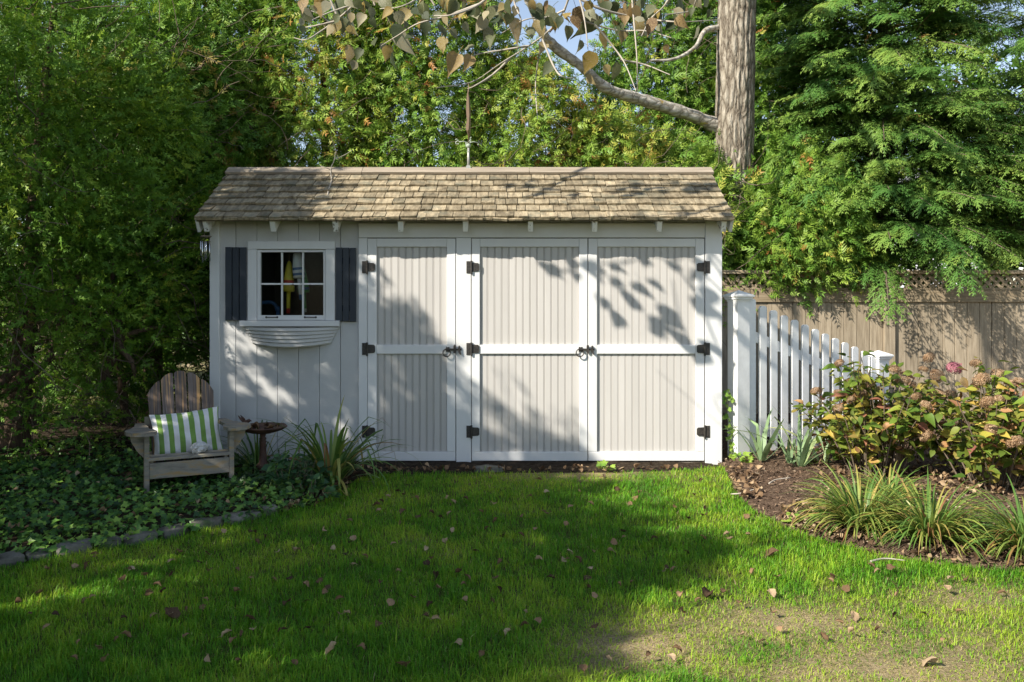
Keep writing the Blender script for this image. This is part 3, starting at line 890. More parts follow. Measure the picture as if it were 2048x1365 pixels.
buoy(594, 507, 557, 600, 0.051, 0.10, 'white buoy with two blue bands hanging in the shed window', [(-0.6, Bl_), (hz(590, 507), Wh_), (hz(552, 507), Bl_), (hz(547, 507), Wh_), (hz(541, 507), Bl_), (hz(536, 507), Wh_)], -0.09, 'blunt')
buoy(604, 528, 586, 625, 0.050, 0.20, 'green buoy half hidden by the white one in the shed window', [(-0.6, Wh_), (hz(619, 528), Gn_), (hz(581, 528), Bl_), (hz(576, 528), Gn_)], -0.06)
hp = [P(520, 606, 0.35), P(540, 605, 0.35), P(549, 609, 0.35), P(554, 620, 0.36), P(556, 640, 0.38), P(557, 900, 0.55)]
pth = smooth_path(hp, 26)
hc = thing('hand_truck', 'blue bent tube handle behind the lower left window pane', 'hand truck', (hp[-1].x, hp[-1].y, 0.06))
c0 = Vector(hc.location)
MB(c0).tube(pth, 0.016, 8).build('handle', plain('blue_tube', (0.05, 0.13, 0.30), 0.4, 0.4), hc, True)
pb = [Vector(p) for p in pth]
mir = [(2 * pb[0].x - p.x, p.y, p.z) for p in pb]
MB(c0).tube(mir, 0.016, 8).build('handle', MT['navy'], hc, True)
MB(c0).box(min(m[0] for m in mir), pb[-1].x, 0.33, 0.56, 0.06, 0.08).build('toe_plate', MT['iron'], hc)

# ------------------------------------------------------------------ weathervane on the ridge
wv0 = Vector((P(937, 340, RIDGE_Y).x, RIDGE_Y, 2.572))
wv = thing('weathervane', 'verdigris weathervane with compass arms standing on the shed ridge', 'weathervane', wv0)
sz = 7.61 / FPX
def vz(py): return (340 - py) * sz
MB().prism([(-0.04, -0.045), (0.04, -0.045), (0.015, 0.022), (-0.015, 0.022)], 'y', -0.032, 0.03).xf(Matrix.Translation((0, 0, 0.005))).build('base_bracket', MT['pole'], wv)
MB().tube([(0, 0, 0.0), (0, 0, vz(297))], [0.013, 0.010], 10).build('post', MT['pole'], wv, True)
MB().lathe((0, 0, vz(306)), [(0.010, -0.004), (0.016, 0.0), (0.010, 0.006)], 10).build('collar', MT['verdigris'], wv, True)
MB().lathe((0, 0, vz(294)), [(0.021 * math.sin(a) + 0.0005, -0.021 * math.cos(a)) for a in np.linspace(0.05, math.pi - 0.05, 9)], 14).build('globe', MT['verdigris'], wv, True)
MB().tube([(0, 0, vz(290)), (0, 0, vz(170))], [0.006, 0.003], 8).build('rod', MT['brownrod'], wv, True)
for ang, glyph in ((0, 'N'), (90, 'W'), (180, 'S'), (270, 'E')):
    M = Matrix.Translation((0, 0, vz(287))) @ Matrix.Rotation(R(ang + 14), 4, 'Z')
    b = MB().tube([(0.01, 0, 0), (0.05, 0, 0.006), (0.09, 0, -0.002)], 0.0045, 6)
    arm = b.xf(M).build('compass_arm', MT['verdigris'], wv, True)
    lines = {'N': [[(0, -.5), (0, .5), (.7, -.5), (.7, .5)]], 'W': [[(0, .5), (.2, -.5), (.4, .3), (.6, -.5), (.8, .5)]],
             'S': [[(.7, .4), (.4, .5), (.05, .3), (.6, -.1), (.6, -.4), (.3, -.5), (0, -.4)]], 'E': [[(.7, .5), (0, .5), (0, -.5), (.7, -.5)], [(0, 0), (.5, 0)]]}[glyph]
    b = MB()
    for ln in lines:
        b.tube([(0.09 + p * 0.045, 0.0, q * 0.045) for p, q in ln], 0.0055, 5)
    b.xf(M).build('letter', MT['verdigris'], arm)
MB().prism([(-0.002, vz(272)), (0.010, vz(268)), (0.016, vz(240)), (0.010, vz(205)), (0.003, vz(190)), (-0.008, vz(205)), (-0.012, vz(232)), (-0.006, vz(250)), (-0.016, vz(266))], 'y', -0.16, 0.12).build('vane', MT['brownrod'], wv)

# ------------------------------------------------------------------ wind chime under the left eave
hook = P(411, 459, -0.145)
wc = thing('wind_chime', 'small wind chime of silver tubes hanging under the left eave', 'wind chime', hook)
sc = 6.855 / FPX
MB().lathe((0.004, 0, -15 * sc), [(0.030, -0.006), (0.043, -0.003), (0.045, 0.004), (0.030, 0.010)], 14).build('top_disc', MT['cedar_trim'], wc, True)
for a in (30, 150, 270):
    MB().tube([(0, 0, 0.0), (0.030 * math.cos(R(a)), 0.030 * math.sin(R(a)), -14 * sc)], 0.0016, 4).build('cord', MT['string'], wc)
for i, (a, l) in enumerate(((200, 30), (250, 42), (300, 36), (350, 40), (120, 38))):
    x, y = 0.036 * math.cos(R(a)), 0.036 * math.sin(R(a))
    MB().tube([(x, y, -24 * sc), (x, y, -(24 + l) * sc)], 0.0068, 8).build('chime_tube', MT['alu'], wc, True)
    MB().tube([(x, y, -14 * sc), (x, y, -24 * sc)], 0.0014, 4).build('cord', MT['string'], wc)

# ------------------------------------------------------------------ adirondack chair (local: x along the front, y towards its back)
CH = Vector((-2.31, -1.08, 0.0))
CH_RZ = R(27.5)
chair = thing('adirondack_chair', 'weathered wooden adirondack chair standing in the ivy beside the shed', 'chair', CH, CH_RZ)
def cpart(b, name, mat='chairx', sm=False):
    return b.build(name, MT[mat], chair, sm)
HW = 0.281
for s in (-1, 1):
    b = MB().box(s * HW - 0.016, s * HW + 0.016, -0.01, 0.085, -0.02, 0.446)
    cpart(b, 'front_leg')
    # side rail running back and down to the ground
    poly = [(0.015, 0.145), (0.015, 0.262), (0.10, 0.268), (0.45, 0.20), (0.86, 0.045), (0.86, -0.02), (0.74, -0.02), (0.42, 0.13)]
    cpart(MB().prism(poly, 'x', s * (HW - 0.034) - 0.011, s * (HW - 0.034) + 0.011), 'side_rail')
    # paddle arm: narrow at the back, a wide rounded front lobe
    pl = [(-0.035, 0.60), (0.03, 0.60), (0.05, 0.34), (0.085, 0.20), (0.125, 0.08), (0.118, -0.03), (0.075, -0.105), (0.0, -0.13), (-0.055, -0.105), (-0.075, -0.04), (-0.062, 0.06), (-0.035, 0.14), (-0.04, 0.30)]
    pl = [(s * (HW + 0.012) + s * px, py) for px, py in pl]
    b = MB().prism(pl if s > 0 else pl[::-1], 'z', 0.0, 0.024)
    b.v = [(x, y, z + 0.450 - 0.045 * max(y, 0)) for x, y, z in b.v]
    cpart(b, 'armrest')
    pb = [(s * (HW + 0.017), 0.448), (s * (HW + 0.105), 0.448), (s * (HW + 0.098), 0.40), (s * (HW + 0.06), 0.33), (s * (HW + 0.017), 0.28)]
    cpart(MB().prism(pb if s < 0 else pb[::-1], 'y', 0.028, 0.052), 'arm_bracket')
cpart(MB().box(-HW + 0.017, HW - 0.017, -0.008, 0.014, 0.135, 0.245, 0.003), 'apron')
for i in range(6):
    y0 = -0.012 + i * 0.082
    zz = 0.272 - 0.20 * max(0, y0 - 0.08)
    b = MB().cham(-0.273, 0.273, 0, 0.02, 0, 0.076, 0.004)
    M = Matrix.Translation((0, y0, zz if i else 0.262)) @ Matrix.Rotation(R(-14 if i else -2), 4, 'X') @ Matrix(((1, 0, 0, 0), (0, 0, 1, 0), (0, -1, 0, 0.02), (0, 0, 0, 1)))
    cpart(b.xf(M), 'seat_slat')
# five back slats fanning a little, tops cut to one arc
B0, LEAN = Vector((0, 0.40, 0.175)), R(23)
back_u = Vector((0, math.sin(LEAN), math.cos(LEAN)))
back_n = Vector((0, -math.cos(LEAN), math.sin(LEAN)))
for i in range(5):
    c0, c1 = (-2 + i) * 0.087, (-2 + i) * 0.097
    wb, wt = 0.0375, 0.043
    poly = [(c0 - wb, -0.03), (c0 + wb, -0.03)]
    for j in range(7):
        xx = c1 + wt - 2 * wt * j / 6
        e = abs(xx) / 0.24
        rr = 0.712 - 0.175 * e ** 2.0 - 0.012 * abs((j - 3) / 3) ** 3
        poly.append((xx, rr))
    V = []
    n = len(poly)
    curve = 0.02 * (1 - (abs(i - 2) / 2) ** 2)
    for h in (0.011, -0.011):
        V += [B0 + Vector((px, 0, 0)) + back_u * py + back_n * (h - curve) for px, py in poly]
    F = [tuple(range(n)), tuple(range(2 * n - 1, n - 1, -1))] + [((k + 1) % n, k, n + k, n + (k + 1) % n) for k in range(n)]
    cpart(MB().add(V, F), 'back_slat', 'chair')
for h in (0.06, 0.33):
    c = B0 + back_u * h + back_n * -0.045
    cpart(MB().box(-0.26, 0.26, c.y - 0.011, c.y + 0.011, c.z - 0.035, c.z + 0.035), 'back_rail')

# pillow leaning on the chair back
def stripe_mat():
    m, nt, b, out = _new('striped_pillow_cloth')
    a = nt.nodes.new('ShaderNodeAttribute'); a.attribute_name = 'tint'
    mu = nt.nodes.new('ShaderNodeMath'); mu.operation = 'MULTIPLY'; mu.inputs[1].default_value = 6.6
    fr = nt.nodes.new('ShaderNodeMath'); fr.operation = 'FRACT'
    nt.links.new(a.outputs['Fac'], mu.inputs[0]); nt.links.new(mu.outputs[0], fr.inputs[0])
    r = _ramp(nt, [(0.0, (0.84, 0.82, 0.80)), (0.5, (0.20, 0.36, 0.07))])
    r.color_ramp.interpolation = 'CONSTANT'
    nt.links.new(fr.outputs[0], r.inputs[0])
    n = _noise(nt, _coord(nt, False), 25, 5)
    mx = nt.nodes.new('ShaderNodeMix'); mx.data_type = 'RGBA'; mx.blend_type = 'MULTIPLY'; mx.inputs[0].default_value = 0.25
    nt.links.new(r.outputs[0], mx.inputs[6]); nt.links.new(n.outputs[0], mx.inputs[7])
    nt.links.new(mx.outputs[2], b.inputs['Base Color'])
    b.inputs['Roughness'].default_value = 0.9
    b.inputs['Sheen Weight'].default_value = 0.2
    n2 = _noise(nt, _coord(nt, False), 260, 3)
    _bump(nt, n2.outputs[0], b, 0.35, 0.002)
    return m
nu, nv = 40, 26
U, Vv = np.meshgrid(np.linspace(-1, 1, nu), np.linspace(-1, 1, nv))
Uf, Vf = U.ravel(), Vv.ravel()
pin = 1 - 0.07 * (1 - Vf ** 2) * np.abs(Uf) ** 3
pinv = 1 - 0.08 * (1 - Uf ** 2) * np.abs(Vf) ** 3
th = 0.070 * ((1 - np.abs(Uf) ** 2.6) * (1 - np.abs(Vf) ** 2.6)) ** 0.62
wr = (fbm(Uf * 3 + 9, Vf * 2 + 9, 3) - 0.5) * 0.05 + 0.010 * np.sin(7 * Uf + 5 * Vf) * np.clip(-Vf, 0, 1)
px_ = 0.243 * Uf * pin
pz_ = 0.172 * Vf * pinv
vert = np.concatenate([np.stack([px_, -th + wr, pz_], 1), np.stack([px_, th + wr * 0.5, pz_], 1)])
idx = np.arange(nu * nv).reshape(nv, nu)
Ff = np.stack([idx[:-1, :-1], idx[:-1, 1:], idx[1:, 1:], idx[1:, :-1]], -1).reshape(-1, 4)
Fb = Ff[:, ::-1] + nu * nv
tint = np.concatenate([(Uf + 1) / 2] * 2)
pil_loc = Matrix.Translation(CH) @ Matrix.Rotation(CH_RZ, 4, 'Z') @ Vector((0.012, 0.315, 0.392))
pil = link('pillow', np_mesh('pillow', vert, np.concatenate([Ff, Fb]), stripe_mat(), True, {'tint': tint}), None, pil_loc)
pil.rotation_euler = (Matrix.Rotation(CH_RZ, 3, 'Z') @ Matrix.Rotation(R(-22), 3, 'X') @ Matrix.Rotation(R(-4.0), 3, 'Y')).to_euler()
tag(pil, 'green and white striped pillow leaning in the wooden chair', 'pillow')

# knobbly white shell on the front of the seat
b = MB()
lat, lon = 12, 20
V = []
rs = random.Random(8)
for i in range(lat + 1):
    a = math.pi * i / lat
    for j in range(lon):
        f = 2 * math.pi * j / lon
        k = 1 + 0.16 * math.sin(5 * f + i) * math.sin(a) + rs.uniform(-0.13, 0.13) * math.sin(a)
        V.append((0.062 * k * math.sin(a) * math.cos(f) * (1 + 0.25 * math.cos(f)), 0.045 * k * math.sin(a) * math.sin(f), 0.040 * k * math.cos(a)))
F = [(i * lon + j, (i + 1) * lon + j, (i + 1) * lon + (j + 1) % lon, i * lon + (j + 1) % lon) for i in range(lat) for j in range(lon)]
b.add(V, F)
o = b.build('seashell', MT['shellrock'], None, False, Matrix.Translation(CH) @ Matrix.Rotation(CH_RZ, 4, 'Z') @ Vector((0.055, 0.055, 0.318)))
o.rotation_euler = (0, R(-12), 0.5)
tag(o, 'white knobbly seashell resting on the chair seat against the pillow', 'seashell')

# ------------------------------------------------------------------ bird bath
BB = Vector((-1.94, -0.60, 0.0))
bath = thing('bird_bath', 'small rusty iron bird bath with a bird on its rim beside the chair', 'bird bath', BB)
MB().lathe((0, 0, 0), [(0.072, -0.01), (0.075, 0.012), (0.06, 0.03), (0.040, 0.045), (0.034, 0.085), (0.050, 0.105), (0.048, 0.118), (0.030, 0.135), (0.026, 0.20), (0.022, 0.28), (0.030, 0.295), (0.019, 0.305), (0.028, 0.318), (0.018, 0.33), (0.024, 0.352), (0.03, 0.362)], 16).build('pedestal', MT['rust'], bath, True)
MB().lathe((0, 0, 0.355), [(0.025, 0.0), (0.085, 0.010), (0.14, 0.028), (0.172, 0.048), (0.182, 0.055), (0.176, 0.062), (0.135, 0.043), (0.08, 0.026), (0.01, 0.020)], 32, 0.035).build('basin', MT['rust'], bath, True)
bird = MB()
bird.add(*[(lambda V, F: (V, [tuple(f) for f in F]))(*tube_np([(-0.045, 0, 0.012), (-0.030, 0, 0.016), (-0.010, 0, 0.022), (0.012, 0, 0.030), (0.026, 0, 0.042), (0.036, 0, 0.046), (0.044, 0, 0.045), (0.054, 0, 0.043)], [0.003, 0.010, 0.018, 0.018, 0.012, 0.011, 0.006, 0.001], 8))][0])
for s in (-1, 1):
    bird.prism([(-0.006, 0.034), (0.010, 0.034), (-0.012, 0.060), (-0.040, 0.078), (-0.030, 0.058)], 'y', s * 0.013 - 0.002, s * 0.013 + 0.002)
    bird.tube([(0.0, s * 0.006, 0.012), (0.0, s * 0.007, -0.012)], 0.0025, 5)
bird.prism([(-0.065, -0.010), (-0.035, -0.006), (-0.035, 0.006), (-0.065, 0.010)], 'z', 0.012, 0.016)
bird.xf(Matrix.Translation((-0.118, -0.07, 0.415)) @ Matrix.Rotation(R(-15), 4, 'Z') @ Matrix.Scale(1.15, 4)).build('bird_figure', MT['rust'], bath, True)

# ------------------------------------------------------------------ wood fence with lattice top
FY = 2.55
def FP(px, py): return P(px, py, FY)
FX0, FX1 = FP(1380, 0).x, FP(2330, 0).x
fence = thing('lattice_fence', 'weathered board fence with a diagonal lattice top behind the picket fence', 'fence', (FX0, FY, 0))
FO = (FX0, FY, 0)
posts = [FP(1776, 0).x, FP(1776, 0).x - 2.36, FP(1776, 0).x + 2.36]
zt, zl1, zl0, zm, z_b = FP(0, 541).z, FP(0, 549).z, FP(0, 579).z, FP(0, 605).z, 0.04
spans = [(FX0, posts[0] - 0.064), (posts[0] + 0.064, posts[2] - 0.064)]
for x in (posts[0], posts[2]):
    MB(FO).cham(x - 0.063, x + 0.063, FY - 0.055, FY + 0.07, -0.02, zt + 0.005, 0.006).build('post', MT['fence'], fence)
for x0, x1 in spans:
    MB(FO).cham(x0, x1, FY - 0.045, FY + 0.045, zl1, zt, 0.005).build('rail', MT['fencex'], fence)
    MB(FO).cham(x0, x1, FY - 0.026, FY + 0.03, zl0 - 0.012, zl0 + 0.018, 0.004).build('rail', MT['fencex'], fence)
    MB(FO).cham(x0, x1, FY - 0.034, FY + 0.03, zm, zl0 - 0.013, 0.005).build('rail', MT['fencex'], fence)
    MB(FO).cham(x0, x1, FY - 0.034, FY + 0.03, 0.08, 0.22, 0.005).build('rail', MT['fencex'], fence)
    n = round((x1 - x0) / 0.142)
    w = (x1 - x0) / n
    for i in range(n):
        d = rng.uniform(-0.003, 0.003)
        MB(FO).cham(x0 + i * w + 0.0025, x0 + (i + 1) * w - 0.0025, FY - 0.008 + d, FY + 0.012 + d, 0.05, zm + 0.02, 0.003).build('board', MT['fence'], fence)
    # lattice: two layers of diagonal slats clipped to the opening
    h = zl1 - (zl0 + 0.018)
    zb = zl0 + 0.018
    for s, y in ((1, FY + 0.001), (-1, FY - 0.008)):
        x = x0 - h
        while x < x1 + h:
            hw = 0.024
            pts = [(x - hw, zb), (x + hw, zb), (x + hw + s * h, zb + h), (x - hw + s * h, zb + h)]
            xs_ = [p[0] for p in pts]
            if min(xs_) >= x0 and max(xs_) <= x1:
                MB(FO).prism(pts if True else pts[::-1], 'y', y - 0.0038, y + 0.0038).build('lattice_slat', MT['fencex'], fence)
            x += 0.098

# ------------------------------------------------------------------ picket fence
A, B = Vector((1.885, 0.10, 0)), Vector((3.375, 0.80, 0))
dF = (B - A).normalized()
ang = math.atan2(dF.y, dF.x)
pick = thing('picket_fence', 'white picket fence stepping down from the shed corner to a short post', 'fence', A, ang)
span = (B - A).length
def cap(x, z, hw):
    b = MB()
    V = []
    prof = [(hw + 0.004, z), (hw + 0.006, z + 0.014), (hw + 0.016, z + 0.020), (hw + 0.020, z + 0.036), (hw + 0.030, z + 0.044), (hw + 0.030, z + 0.056), (hw + 0.022, z + 0.060), (0.002, z + 0.098)]
    for r_, zz in prof:
        V += [(x - r_, -r_, zz), (x + r_, -r_, zz), (x + r_, r_, zz), (x - r_, r_, zz)]
    F = []
    for j in range(len(prof) - 1):
        for i in range(4):
            F.append((4 * j + i, 4 * j + (i + 1) % 4, 4 * j + 4 + (i + 1) % 4, 4 * j + 4 + i))
    F.append((3, 2, 1, 0))
    return b.add(V, F)
ZP1, ZP2 = CAM_H + (HOR - 604) * 7.1 / FPX, CAM_H + (HOR - 722) * 7.8 / FPX
for x, zt_ in ((0, ZP1), (span, ZP2)):
    po = MB().box(x - 0.064, x + 0.064, -0.064, 0.064, -0.03, zt_ + 0.002).build('post', MT['whitepost'], pick)
    cap(x, zt_, 0.064).build('post_cap', MT['whitepost'], po)
# picket tops follow the line read off the photograph
tops = [(1499, 598), (1518, 612), (1537, 621), (1557, 631), (1577, 640), (1597, 649.5), (1616, 658.5), (1635, 667.5), (1654, 676.5), (1673, 685), (1691, 693.5), (1709.5, 702), (1728, 710.5)]
NP = len(tops)
s0, s1 = 0.112, span - 0.10
zs = []
for i, (px, py) in enumerate(tops):
    sx = s0 + (s1 - s0) * i / (NP - 1)
    y = A.y + dF.y * sx
    zt_ = CAM_H + (HOR - py) * (y - CAM_Y) / FPX
    zs.append((sx, zt_))
    w, c = 0.036, 0.019
    zb = 0.085 - 0.01 * i / NP
    poly = [(sx - w, zb), (sx + w, zb), (sx + w, zt_ - c), (sx + w - c * 0.55, zt_ - c * 0.35), (sx + w * 0.35, zt_), (sx - w * 0.35, zt_), (sx - w + c * 0.55, zt_ - c * 0.35), (sx - w, zt_ - c)]
    MB().prism(poly, 'y', -0.045, -0.022).build('picket', MT['whitepost'], pick)
z0a, z1a = zs[0][1] - 0.29, zs[-1][1] - 0.29
MB().prism([(0.06, z0a - 0.045), (span - 0.06, z1a - 0.045), (span - 0.06, z1a + 0.045), (0.06, z0a + 0.045)], 'y', -0.021, 0.018).build('rail', MT['whitepost'], pick)
MB().box(0.06, span - 0.06, -0.021, 0.018, 0.20, 0.29).build('rail', MT['whitepost'], pick)

# ------------------------------------------------------------------ stone edging
def stone(name, c, sx, sy, sz, rz, seed, label, group=None, flat=0.55):
    q = np.random.default_rng(seed)
    bm = bmesh.new()
    bmesh.ops.create_cube(bm, size=2.0)
    bmesh.ops.subdivide_edges(bm, edges=bm.edges[:], cuts=4, use_grid_fill=True)
    ph = q.uniform(0, 6, 9)
    for v in bm.verts:
        p = v.co
        l = p.length
        sph = p / l * 1.25
        p = p.lerp(sph, flat)
        k = 1 + 0.07 * math.sin(3 * p.x + ph[0]) * math.cos(3 * p.y + ph[1]) + 0.06 * math.sin(7 * p.z + ph[2] + 4 * p.x) + q.uniform(-0.03, 0.03)
        v.co = Vector((p.x * sx * k, p.y * sy * k, p.z * sz * k))
    me = bpy.data.meshes.new(name)
    bm.to_mesh(me); bm.free()
    me.polygons.foreach_set('use_smooth', [True] * len(me.polygons))
    me.materials.append(MT['stone'])
    o = link(name, me, None, c)
    o.rotation_euler = (q.uniform(-0.06, 0.06), q.uniform(-0.06, 0.06), rz)
    return tag(o, label, 'stone', group)
edge = [(-250, 1182), (-150, 1160), (-60, 1146), (40, 1128), (95, 1119), (180, 1106), (235, 1095), (310, 1083), (370, 1070), (440, 1056), (515, 1036), (550, 1030)]
nm = ['', '', 'cut by the left frame edge', 'second from the left frame edge', 'third from the left frame edge', 'fourth from the left frame edge', "directly below the chair's left arm", 'below the middle of the chair', "below the chair's right front leg", 'longer one second from the right end', 'small one ending the row at the right']
for i in range(len(edge) - 1):
    a, c = G(*edge[i]), G(*edge[i + 1])
    m_ = (a + c) / 2
    d = c - a
    u1_, u2_, u3_ = rng.random(), rng.random(), rng.uniform(-0.1, 0.1)
    if not nm[i]: continue
    stone('edging_stone', (m_.x, m_.y + 0.045, 0.02), d.length / 2 * (0.78 + 0.14 * u1_), 0.036 + 0.03 * u1_, 0.016 + 0.026 * u2_, math.atan2(d.y, d.x) + u3_, 40 + i,
          'low grey edging stone ' + nm[i], 'stones edging the ivy bed', 0.35)
g_ = G(978, 945)
stone('rock', (g_.x, g_.y, 0.018), 0.11, 0.05, 0.035, 0.1, 77, 'grey flat rock lying at the foot of the double doors')

# ------------------------------------------------------------------ foliage builders
def frond(q, n=5, w=0.34, fat=0.085, droop=0.12):
    """a flat spray along +x of length 1: a midrib and alternate side branchlets, each a slim blade"""
    V, F = [], []
    def dia(p, d, L, b, z0):
        d = np.array(d) / np.linalg.norm(d)
        s = np.array([-d[1], d[0], 0])
        k = len(V)
        m = p + d * L * 0.45
        e = p + d * L
        V.extend([p + d * L * 0.15 + s * b, e, p + d * L * 0.25 - s * b])
        for i, t in ((k, 0.15), (k + 1, 1), (k + 2, .25)):
            V[i] = V[i] + np.array([0, 0, z0 - droop * t * t * L])
        F.append((k, k + 1, k + 2))
    dia(np.array([0., 0, 0]), (1, 0, 0), 1.0, fat * 0.8, 0)
    for i in range(n):
        t = 0.08 + 0.74 * i / max(n - 1, 1)
        for s in (-1, 1):
            t2 = t + q.uniform(-0.04, 0.04)
            a = q.uniform(0.55, 0.85)
            L = w * (1.25 - 0.75 * t2) * q.uniform(0.8, 1.2)
            dia(np.array([t2, 0, 0]), (math.cos(a), s * math.sin(a), q.uniform(-0.25, 0.25)), L, fat * q.uniform(0.7, 1.0), -droop * t2 * t2)
    V = np.array(V)
    V[:, 2] -= droop * V[:, 0] ** 2
    return V, np.array(F)

def scatter(tpls, pos, X_, up, scale, tint, q, tipt=0.12):
    """place random templates at pos, axis X_, facing up"""
    X_ = norm(X_)
    Y_ = norm(np.cross(up, X_))
    Z_ = np.cross(X_, Y_)
    which = q.integers(0, len(tpls), len(pos))
    VV, FF, TT = [], [], []
    off = 0
    for k, (V, F) in enumerate(tpls):
        m = which == k
        n = int(m.sum())
        if not n: continue
        s = np.broadcast_to(np.asarray(scale), (len(pos),))[m][:, None, None]
        W_ = (V[None, :, 0:1] * X_[m][:, None, :] + V[None, :, 1:2] * Y_[m][:, None, :] + V[None, :, 2:3] * Z_[m][:, None, :]) * s + pos[m][:, None, :]
        VV.append(W_.reshape(-1, 3))
        FF.append((F[None] + (np.arange(n) * len(V))[:, None, None] + off).reshape(-1, F.shape[1]))
        t = tint[m][:, None] + tipt * (V[None, :, 0] - 0.4) + q.normal(0, 0.03, (n, 1))
        TT.append(np.clip(t, 0, 1).reshape(-1))
        off += n * len(V)
    return np.concatenate(VV), np.concatenate(FF), np.concatenate(TT)

def join_np(parts):
    V, F, T, off = [], [], [], 0
    for v, f, t in parts:
        V.append(v); F.append(f + off); T.append(t); off += len(v)
    return np.concatenate(V), np.concatenate(F), np.concatenate(T)

qf = np.random.default_rng(21)
FR_ARB = [frond(qf, 4, 0.50, 0.085, 0.22) for _ in range(6)]
FR_JUN = [frond(qf, 4, 0.28, 0.066, 0.05) for _ in range(6)]
FR_CYP = [frond(qf, 4, 0.30, 0.055, 0.25) for _ in range(6)]
FR_BIG = [frond(qf, 3, 0.50, 0.140, 0.15) for _ in range(4)]

def crown(q, c, prof, n_cl, per, size, tpls, tint0, face=None, hang=0.35, depth=0.45, twist=0.7, brown=0.02, gap=0.42, csz=0.26, sy=1.0, thin=None):
    """clusters of fronds on a crown whose radius at height z is prof(z); face = (azimuth, spread) biases the side that is dense"""
    z0, z1 = prof[0][0], prof[-1][0]
    zz = q.uniform(z0, z1, n_cl * 3)
    rr = np.interp(zz, [p[0] for p in prof], [p[1] for p in prof])
    keep = q.random(len(zz)) < rr / rr.max()
    zz, rr = zz[keep][:n_cl], rr[keep][:n_cl]
    n = len(zz)
    if face is None:
        az = q.uniform(0, 2 * math.pi, n)
    else:
        az = np.where(q.random(n) < 0.8, face[0] + q.uniform(-1, 1, n) * face[1], q.uniform(0, 2 * math.pi, n))
    lump = fbm(az * 1.6 + c[0] * 3.1, zz * 1.3 + c[1] * 2.7, 1, 3)
    lump2 = fbm(az * 4 + c[0] * 1.7, zz * 3.2 + c[1], 4, 2)
    rad = rr * (0.80 + 0.40 * (lump - 0.3)) - depth * rr * q.random(n) ** 1.8 * 0.8
    out = np.stack([np.cos(az), np.sin(az), np.zeros(n)], 1)
    p = np.stack([c[0] + rad * out[:, 0], c[1] + rad * out[:, 1] * sy, zz], 1)
    ok = lump2 > gap * q.random(n) ** 0.6
    if thin: ok &= (zz > thin[0]) | (q.random(n) < thin[1])
    p, out, lump = p[ok], out[ok], lump[ok]
    n = len(p)
    ax = norm(out * q.uniform(0.5, 1.1, (n, 1)) + np.array([0, 0, 1]) * q.uniform(-0.4, 0.8, (n, 1)) + q.normal(0, 0.35, (n, 3)))
    ctint = np.clip(tint0 + q.normal(0, 0.13, n) + 0.30 * (lump - 0.5), 0.02, 0.9)
    ctint = np.where(q.random(n) < brown, q.uniform(0.90, 1.0, n), ctint)
    i = np.repeat(np.arange(n), per)
    m = len(i)
    d = norm(ax[i] + q.normal(0, twist, (m, 3)) - np.array([0, 0, hang]) * q.random((m, 1)))
    pos = p[i] + d * (q.random((m, 1)) * csz * 0.55) + q.normal(0, csz * 0.28, (m, 3))
    up = norm(0.7 * np.cross(d, q.normal(0, 1, (m, 3))) + 1.0 * out[i] + np.array([-0.25, 0, 0.55]))
    return scatter(tpls, pos, d, up, size * q.uniform(0.65, 1.25, m), ctint[i] + q.normal(0, 0.05, m), q)

def twigs(q, c, n, r0, r1, z0, z1, rad=0.004, seg=5, L=0.6, face=None):
    VV, FF, off = [], [], 0
    for _ in range(n):
        a = q.uniform(0, 2 * math.pi) if face is None else face[0] + q.uniform(-1, 1) * face[1]
        r_ = q.uniform(r0, r1)
        p = np.array([c[0] + r_ * math.cos(a), c[1] + r_ * math.sin(a), q.uniform(z0, z1)])
        d = norm(np.array([math.cos(a), math.sin(a), q.uniform(-0.5, 0.9)]) + q.normal(0, 0.5, 3))
        path = [p]
        for s in range(seg):
            d = norm(d + q.normal(0, 0.28, 3))
            path.append(path[-1] + d * L / seg * q.uniform(0.7, 1.3))
        V, F = tube_np(path, np.linspace(rad, rad * 0.35, seg + 1) * q.uniform(0.6, 1.4), 3)
        VV.append(V); FF.append(F + off); off += len(V)
    return np.concatenate(VV), np.concatenate(FF)

def conifer(name, label, cat, c, prof, mat, tpls, n_cl, per, size, tint0, trunk_r, q, group=None, bark='redbark', lean=(0, 0), ntw=40, tw=(0.15, 0.9), **kw):
    t = thing(name, label, cat, (c[0], c[1], 0), 0, group)
    org = np.array([c[0], c[1], 0])
    H = prof[-1][0]
    path = smooth_path([(0, 0, -0.05), (lean[0] * 0.3 + 0.03, lean[1] * 0.3, H * 0.35), (lean[0] * 0.7 - 0.03, lean[1] * 0.7 + 0.03, H * 0.7), (lean[0], lean[1], H * 0.97)], 18)
    V, F = tube_np(path, np.linspace(trunk_r, 0.02, 18) * (1 + 0.5 * np.exp(-np.linspace(0, 18, 18))), 10)
    link('trunk', np_mesh('trunk', V, F, MT[bark], True), t)
    V, F, T = crown(q, (c[0] + lean[0] * 0.5, c[1] + lean[1] * 0.5), prof, n_cl, per, size, tpls, tint0, **kw)
    o = link('crown', np_mesh('crown', V - org, F, MT[mat], False, {'tint': T}), t)
    tag(o, kind='stuff')
    if ntw:
        rm = max(p[1] for p in prof)
        V, F = twigs(q, c, ntw, 0.1, rm * tw[1], prof[0][0] - 0.2, H * 0.9, 0.006, 5, 0.7, kw.get('face'))
        tag(link('branch', np_mesh('branch', V - org, F, MT['deadtwig'], True), t), kind='stuff')
    return t

